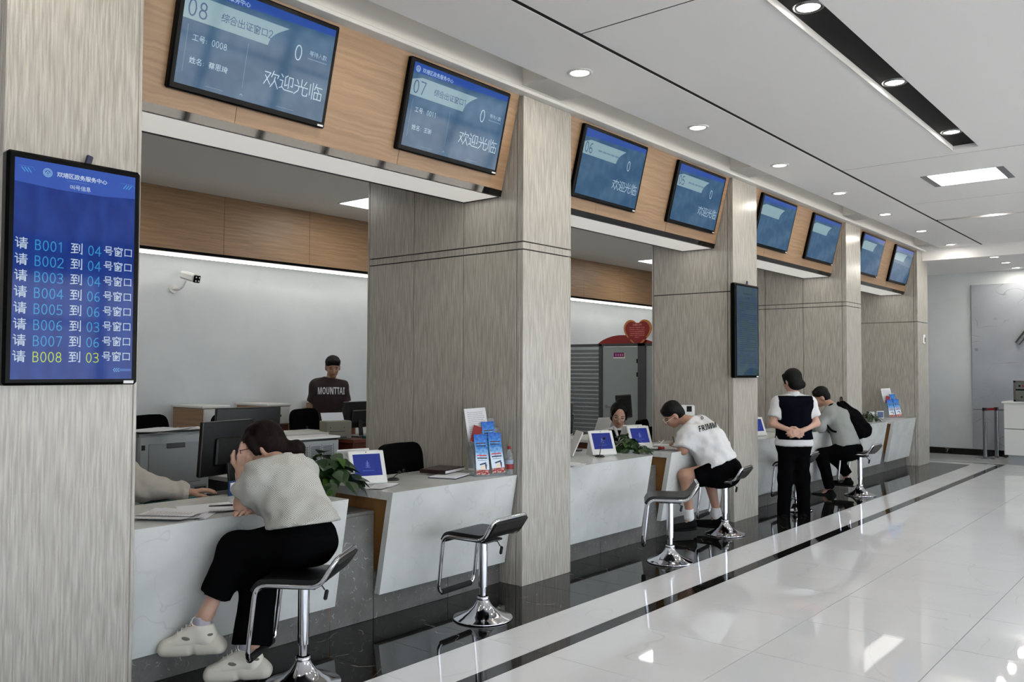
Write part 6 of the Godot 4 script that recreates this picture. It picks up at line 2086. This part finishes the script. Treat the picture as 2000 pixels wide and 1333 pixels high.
	b = shirt(J, 1.05, 0.026, 0.97, 0.008, 37, Plane(-spine, J.pelvis + spine * 0.03))
	wear(p, "shirt", b, 0.018, M.grey_cloth, "pale grey long-sleeved shirt")
	tr = trousers(J, 1.0, 0.02, 1.04, 0.0, Plane(spine, J.pelvis + spine * 0.10))
	wear(p, "trousers", tr, 0.018, M.black_cloth, "black trousers")
	short_hair(p, J.head, o, 1.03, M.hair)
	for sd in ["l", "r"]:
		shoe(p, J[sd + "an"], J[sd + "to"], M.black_shoe, M.rubber)
	backpack(J)
	# ---- standing person in maroon
	J = JOINTS.maroon
	look = Vector3(-0.5, -0.3, 0.8)
	o = facing(look)
	p = person("maroon", "standing person in a maroon lettered T-shirt at the office back wall", {"look": look, "scale": 1.03, "cell": 0.02, "head_cell": 0.007, "hand_cell": 0.009, "skin": Color(0.33, 0.18, 0.12), "girth": 1.05})
	b = shirt(J, 1.08, 0.026, 0.45, 0.006, 39, Plane(Vector3.DOWN, Vector3(0, J.pelvis.y + 0.0, 0)))
	wear(p, "t_shirt", b, 0.018, M.maroon_cloth, "maroon T-shirt with white lettering")
	printed(p, "MOUNTTAI", b, J.chest.lerp(J.neck, 0.12) + Vector3(0.03, 0, 0.02), Vector3(0.64, -0.05, -0.768).normalized(), Vector3.UP, 0.085, M.label_white, 0.52)
	tr = trousers(J, 1.0, 0.02, 0.99, 0.01, Plane(Vector3.UP, Vector3(0, J.pelvis.y + 0.04, 0)))
	wear(p, "trousers", tr, 0.018, M.navy_cloth)
	short_hair(p, J.head, o, 1.03, M.hair)
	for sd in ["l", "r"]:
		shoe(p, J[sd + "an"], J[sd + "to"], M.black_shoe, M.black_shoe)
	# ---- smiling clerk
	J = JOINTS.clerk
	look = Vector3(-0.78, -0.32, 0.55)
	o = facing(look, Vector3(0.12, 1, 0.1))
	p = person("clerk", "smiling clerk in a black vest and white collar behind the second counter", {"look": look, "up": Vector3(0.12, 1, 0.1), "scale": 1.08, "cell": 0.018, "head_cell": 0.0048, "hand_cell": 0.008, "smile": 1.0, "skin": Color(0.46, 0.27, 0.19)})
	b = shirt(J, 1.0, 0.02, 0.45, 0.004, 41, Plane(Vector3.DOWN, Vector3(0, J.pelvis.y, 0)))
	wear(p, "blouse", b, 0.016, M.white_cloth, "white blouse")
	v = cloth(0.05, 0.003, 8.0, 43)
	trunk(v, J, 1.03, 0.03)
	rt = (J.rsh - J.lsh).normalized()
	v.planes.append(Plane(rt, J.rsh + rt * 0.01))
	v.planes.append(Plane(-rt, J.lsh - rt * 0.01))
	v.planes.append(Plane(Vector3.UP, J.neck + Vector3(0, -0.02, 0)))
	v.planes.append(Plane(Vector3.DOWN, Vector3(0, J.pelvis.y + 0.05, 0)))
	wear(p, "vest", v, 0.016, M.black_cloth, "black vest")
	var cf := -Vector3(0.768, 0, -0.64)
	for sd in [-1.0, 1.0]:
		var c := blend(0.008)
		c.cap(J.neck + Vector3(0, 0.012, 0) + rt * 0.06 * sd + cf * 0.04, J.neck + rt * 0.03 * sd + cf * 0.125 + Vector3(0, -0.10, 0), 0.022, 0.012)
		wear(p, "collar", c, 0.01, M.white_cloth)
	tr = trousers(J, 1.0, 0.02, 0.97, 0.0, Plane(Vector3.UP, Vector3(0, J.pelvis.y + 0.08, 0)))
	wear(p, "trousers", tr, 0.02, M.black_cloth)
	bun_hair(p, J.head, o, 1.08, M.hair, Vector3(0.0, 0.122, -0.065))
	glasses(p, J.head, o, 1.08, M.steel)
	# ---- clerk mostly hidden by the first column
	J = JOINTS.desk
	look = Vector3(0.5, -0.2, 0.8)
	o = facing(look)
	p = person("desk", "clerk in a loose off-white shirt, only an arm showing past the near column", {"look": look, "cell": 0.016, "head_cell": 0.01, "hand_cell": 0.0045, "rpalm": Vector3.DOWN, "rcurl": 0.3, "rthumb": -1.0, "skin": Color(0.44, 0.26, 0.18)})
	b = cloth(0.05, 0.014, 9.0, 45)
	trunk(b, J, 1.0, 0.03)
	b.cap(J.rsh, J.rel, 0.10, 0.085)
	b.cap(J.rel, J.rel.lerp(J.rwr, 0.86), 0.085, 0.05, 1)
	b.cap(J.rel.lerp(J.rwr, 0.84), J.rel.lerp(J.rwr, 0.97), 0.046, 0.044, 3)
	b.cap(J.lsh, J.lel, 0.09, 0.07)
	b.cap(J.lel, J.lwr, 0.07, 0.05, 1)
	b.planes.append(Plane(Vector3.DOWN, Vector3(0, J.pelvis.y, 0)))
	wear(p, "shirt", b, 0.012, M.cream_cloth, "loose off-white shirt")
	tr = trousers(J, 1.0, 0.02, 0.97, 0.0, Plane(Vector3.UP, Vector3(0, J.pelvis.y + 0.06, 0)))
	wear(p, "trousers", tr, 0.02, M.black_cloth)
	short_hair(p, J.head, o, 1.03, M.hair)

func clip_mesh(c: Vector3) -> MB:
	var m := MB.new()
	m.box(c, Vector3(0.06, 0.012, 0.025), 0.004, Basis(Vector3.UP, 0.5))
	return m

func short_hair(p: MeshInstance3D, c: Vector3, o: Basis, s: float, m: Material) -> void:
	var b := cloth(0.02, 0.004, 40.0, 14)
	b.ell(c + o * Vector3(0, 0.056, -0.02) * s, Vector3(0.088, 0.082, 0.100) * s, o)
	b.ell(c + o * Vector3(0, -0.005, -0.05) * s, Vector3(0.083, 0.085, 0.07) * s, o)
	b.cap(c + o * Vector3(-0.05, 0.082, 0.052) * s, c + o * Vector3(0.05, 0.082, 0.052) * s, 0.022 * s, 0.022 * s)
	wear(p, "hair", b, 0.009, m, "short black hair")

func bun_hair(p: MeshInstance3D, c: Vector3, o: Basis, s: float, m: Material, bun: Vector3) -> void:
	var b := cloth(0.02, 0.003, 40.0, 15)
	b.ell(c + o * Vector3(0, 0.045, -0.03) * s, Vector3(0.095, 0.094, 0.099) * s, o)
	b.ell(c + o * Vector3(0, -0.02, -0.05) * s, Vector3(0.09, 0.095, 0.075) * s, o)
	for x in [-1.0, 1.0]:
		b.cap(c + o * Vector3(0.06 * x, 0.07, 0.04) * s, c + o * Vector3(0.076 * x, -0.02, 0.02) * s, 0.02 * s, 0.012 * s)
	b.ell(c + o * bun * s, Vector3(0.046, 0.046, 0.046) * s, o)
	wear(p, "hair", b, 0.009, m, "black hair tied in a bun")

func sock(p: MeshInstance3D, an: Vector3, kn: Vector3, m: Material) -> void:
	var b := blend(0.01)
	b.cap(an + Vector3(0, -0.04, 0), an.lerp(kn, 0.12), 0.05, 0.044, 1)
	wear(p, "sock", b, 0.01, m)

func sneaker(p: MeshInstance3D, an: Vector3, toe: Vector3) -> void:
	# chunky trainer: upper, mesh panel, two-lobed sole, laces and sock
	var f := (toe - an)
	var fwd := Vector3(f.x, 0, f.z).normalized()
	var pitch := -0.06
	var bas := Basis(fwd, Vector3.UP, fwd.cross(Vector3.UP)) * Basis(Vector3.BACK, pitch)
	var org := Vector3(an.x, toe.y - 0.05, an.z) - fwd * 0.045
	var w := func(x: float, y: float, z: float) -> Vector3: return org + bas * Vector3(x, y, z)
	var up := blend(0.03)
	up.cap(w.call(0.03, 0.085, 0), w.call(0.215, 0.058, 0), 0.045, 0.038)
	up.cap(w.call(0.03, 0.08, 0), w.call(0.04, 0.145, 0), 0.046, 0.043, 1)
	up.cap(w.call(0.065, 0.128, 0), w.call(0.16, 0.088, 0), 0.042, 0.034)
	var sh := wear(p, "shoe", up, 0.008, M.sneaker, "chunky off-white trainer")
	var so := blend(0.018)
	for z in [-0.016, 0.016]:
		so.cap(w.call(-0.02, 0.034, z), w.call(0.07, 0.034, z), 0.040, 0.034)
		so.cap(w.call(0.13, 0.028, z), w.call(0.245, 0.036, z), 0.033, 0.032)
	so.cap(w.call(0.0, 0.062, 0), w.call(0.235, 0.052, 0), 0.042, 0.038)
	so.planes.append(Plane(bas * Vector3.DOWN, w.call(0, 0.004, 0)))
	wear_sub(sh, p, "sole", so, 0.008, M.sole)
	var ov := blend(0.01)
	for z in [-1.0, 1.0]:
		ov.ell(w.call(0.118, 0.09, 0.026 * z), Vector3(0.056, 0.025, 0.019), bas)
		ov.ell(w.call(0.018, 0.105, 0.036 * z), Vector3(0.026, 0.010, 0.014), bas)
	wear_sub(sh, p, "mesh_panel", ov, 0.007, M.sneaker_mesh)
	var la := MB.new()
	for k in 5:
		var x := 0.085 + k * 0.022
		var y := 0.176 - k * 0.0145
		la.tube([w.call(x, y - 0.006, -0.026) - p.position, w.call(x + 0.006, y + 0.004, 0) - p.position, w.call(x, y - 0.006, 0.026) - p.position], 0.0035, 6)
	for z in [-1.0, 1.0]:
		var ring := []
		for i in 12:
			var a := TAU * i / 12.0
			ring.append(w.call(0.085 + cos(a) * 0.014, 0.17 + sin(a) * 0.022, 0.02 * z + cos(a) * 0.008 * z) - p.position)
		la.tube(ring, 0.003, 6, true)
	part(sh, "laces", la, M.label_white)
	var sk := blend(0.01)
	sk.cap(w.call(0.045, 0.10, 0), w.call(0.06, 0.195, 0), 0.042, 0.041, 1)
	wear(p, "sock", sk, 0.008, flat(Color(0.66, 0.64, 0.68), 0.9))

func wear_sub(parent: Node3D, p: MeshInstance3D, called: String, b: Blend, h: float, m: Material) -> void:
	var mb := MB.new()
	b.add_to(mb, h, p.position)
	part(parent, called, mb, m)

func backpack(J: Dictionary) -> void:
	var back := Vector3(0.75, 0.25, 0.6).normalized()
	var top: Vector3 = J.neck.lerp(J.chest, 0.2) + back * 0.13
	var low: Vector3 = J.pelvis.lerp(J.chest, 0.45) + back * 0.24
	var base := Vector3(low.x, 0, low.z)
	var b := cloth(0.05, 0.010, 9.0, 47)
	var side: Vector3 = (J.rsh - J.lsh).normalized()
	for sd in [-1.0, 1.0]:
		b.cap(top + side * 0.05 * sd, top.lerp(low, 0.5) + side * 0.085 * sd, 0.055, 0.09)
		b.cap(top.lerp(low, 0.5) + side * 0.085 * sd, low + side * 0.08 * sd, 0.09, 0.095)
	b.cap(top.lerp(low, 0.55), low + back * 0.04, 0.10, 0.10)
	var mb := MB.new()
	b.add_to(mb, 0.018, base)
	var t := solo("backpack", mb, M.black_cloth, "black backpack on the pale grey shirt", "backpack", base)
	var st := MB.new()
	for sd in ["l", "r"]:
		var sh: Vector3 = J[sd + "sh"].lerp(J.neck, 0.4)
		var arm: Vector3 = J[sd + "sh"].lerp(J.chest, 0.25) - back * 0.1
		st.tube(bent([top - base, sh + Vector3(0, 0.085, 0) - base, arm + side * (-0.06 if sd == "l" else 0.06) + Vector3(0, -0.02, 0) - base, J[sd + "hip"].lerp(J[sd + "sh"], 0.55) + side * (-0.13 if sd == "l" else 0.13) - base, low - base], 0.08), 0.014, 8)
	part(t, "straps", st, M.black_cloth)
	var lp := MB.new()
	lp.tube(bent([top + Vector3(0, 0.04, 0) - side * 0.02 - base, top + Vector3(0.0, 0.11, 0) - side * 0.02 - base, top + Vector3(0.0, 0.11, 0) + side * 0.03 - base, top + Vector3(0, 0.04, 0) + side * 0.03 - base], 0.03), 0.007, 6)
	part(t, "grab_loop", lp, M.black_cloth)

func heart_image() -> Image:
	var img := Image.create(192, 160, false, Image.FORMAT_RGB8)
	img.fill(Color(0.50, 0.035, 0.03))
	var c := Color(0.85, 0.62, 0.55)
	write(img, "文明公约", Vector2(46, 6), 24, c, 0.1, 0.02)
	var r := RandomNumberGenerator.new()
	r.seed = 19
	for i in 6:
		for k in (12 if i < 5 else 4):
			var x := 18.0 + k * 13.0 + (52.0 if i == 5 else 0.0) + (4.0 if k > 3 else 0.0)
			if x < 176:
				stroke(img, PackedVector2Array([Vector2(x, 44 + i * 19), Vector2(x + 7, 44 + i * 19)]), 7.0, Color(c.r, c.g, c.b, r.randf_range(0.45, 0.8)))
	return img

func _ready() -> void:
	# ---- camera
	var cam := Camera3D.new()
	cam.name = "camera"
	cam.fov = 43.3917
	cam.near = 0.05
	cam.far = 120.0
	add_child(cam)
	var yaw := 0.875839
	var pitch := 0.033836
	var roll := 0.003881
	var f := Vector3(sin(yaw) * cos(pitch), sin(pitch), -cos(yaw) * cos(pitch))
	var r0 := Vector3(cos(yaw), 0, sin(yaw))
	var u0 := r0.cross(f)
	cam.transform = Transform3D(Basis(r0 * cos(roll) + u0 * sin(roll), u0 * cos(roll) - r0 * sin(roll), -f), Vector3(0, 1.6, 0))
	cam.current = true
	# ---- sky, exposure
	var env := Environment.new()
	env.background_mode = Environment.BG_COLOR
	env.background_color = Color(0.86, 0.90, 0.95)
	env.background_energy_multiplier = 8.0
	env.tonemap_mode = Environment.TONE_MAPPER_LINEAR
	env.tonemap_exposure = 1.0
	env.sdfgi_enabled = true
	env.ssao_enabled = true
	env.ssil_enabled = true
	var we := WorldEnvironment.new()
	we.environment = env
	add_child(we)
	# sun behind the building: it lights the forecourt, whose glare enters through the glazed front
	var sun := DirectionalLight3D.new()
	sun.name = "sun"
	sun.light_energy = 25.0
	sun.light_color = Color(1.0, 0.98, 0.955)
	sun.light_angular_distance = 0.5
	sun.shadow_enabled = true
	add_child(sun)
	sun.rotation = Vector3(-1.05, PI - 0.35, 0)
	# ---- setting
	make_materials()
	M.tablet_screen = screen_material(tablet_image(), 0.6)
	M.leaflet = flat(Color.WHITE, 0.4)
	M.leaflet.albedo_texture = tex(leaflet_image(0))
	M.blue_cover = flat(Color(0.08, 0.22, 0.40), 0.4)
	M.blue_leaflet = flat(Color(0.45, 0.75, 0.95), 0.4)
	M.blue_leaflet.albedo_texture = tex(leaflet_image(3))
	M.sheet_print = flat(Color.WHITE, 0.85)
	M.sheet_print.albedo_texture = tex(sheet_image(2))
	M.heart_print = flat(Color.WHITE, 0.5)
	M.heart_print.albedo_texture = tex(heart_image())
	print("materials ", Time.get_ticks_msec())
	build_floor()
	build_ceiling()
	build_walls()
	for i in 5:
		build_column(i)
	for i in 4:
		build_bay(i)
	var cl := ["first", "second", "third", "fourth", "fifth", "sixth", "seventh", "eighth", "ninth", "tenth"]
	for i in range(-2, 8):
		downlight(4.94 + 1.775 * i, -3.50, 3.72, "round downlight beside the cove, %s along the counters" % cl[i + 2], 0.55)
	for i in range(-1, 3):
		downlight(4.98 + 1.718 * i, -1.87, 3.764 if i >= 0 else 3.72, "round downlight in the black ceiling slot, %s of the row" % cl[i + 1], 0.55, true)
	for i in 3:
		downlight(15.75 + 0.35 + i * 0.95, -2.95, 3.52, "round downlight in the dropped ceiling, %s toward the far wall" % cl[i], 1.0)
	for z in [-2.39, 0.4]:
		downlight(13.0, z, 3.764, "round downlight in the cross slot %s" % ("in view" if z < 0 else "over the open hall"), 0.5, true)
	for q in [[10.28, -2.13, "rectangular white panel light in the hall ceiling"], [10.28, 1.6, "rectangular panel light over the open hall"], [2.0, 1.6, "rectangular panel light above the camera side of the hall"], [6.5, 1.6, "rectangular panel light in the middle of the hall"]]:
		var t := thing("hall_panel_light", q[2], "ceiling light", Vector3(q[0], 3.72, q[1]), 0.0, "rectangular hall panel lights")
		var fr := MB.new()
		fr.bx(-0.32, 0.32, -0.006, 0.0, -0.40, -0.33)
		fr.bx(-0.32, 0.32, -0.006, 0.0, 0.33, 0.40)
		part(t, "frame", fr, M.steel)
		part(t, "diffuser", boxed(-0.30, 0.30, -0.005, 0.0, -0.33, 0.33), M.light_panel)
		lamp(Vector3(q[0], 3.70, q[1]), 0.6, 1.3)
	for i in 5:
		var x := -1.53 + 3.55 * i
		var st := solo("cove_strip", boxed(x + 0.01, x + 2.92, 3.701, 3.708, -4.06, -4.02), M.cove_led, "hidden cove strip light above bulkhead %s" % cl[i], "strip light", Vector3.ZERO, 0.0, "cove strip lights")
	print("setting ", Time.get_ticks_msec())
	for k in 8:
		display(k)
	portrait_display(1.695, queue_screen_image(), 0.68, "tall blue queue display on the nearest column listing called numbers")
	portrait_display(8.72, notice_screen_image(), 0.62, "tall dim notice display on the third column")
	print("screens ", Time.get_ticks_msec())
	var s0 := make_stool()
	s0.position = Vector3(2.715, 0, -3.64)
	s0.rotation.y = 0.6
	s0.set_meta("label", "chrome stool under the person in the striped shirt")
	copy_of(s0, "empty chrome stool in front of the leaflet counter", Vector3(4.175, 0, -3.717), 0.08)
	copy_of(s0, "empty chrome stool just before the T-shirt wearer", Vector3(6.411, 0, -3.612), 0.55)
	copy_of(s0, "chrome stool under the person in the white T-shirt", Vector3(7.84, 0, -3.81), 0.15)
	copy_of(s0, "chrome stool half hidden behind the vest wearer's legs", Vector3(9.75, 0, -3.86), 0.1)
	copy_of(s0, "chrome stool under the person with the backpack", Vector3(11.437, 0, -3.672), 0.0)
	build_office()
	build_partition()
	build_far_end()
	build_counter_things()
	print("things ", Time.get_ticks_msec())
	build_people()
	print("people ", Time.get_ticks_msec())
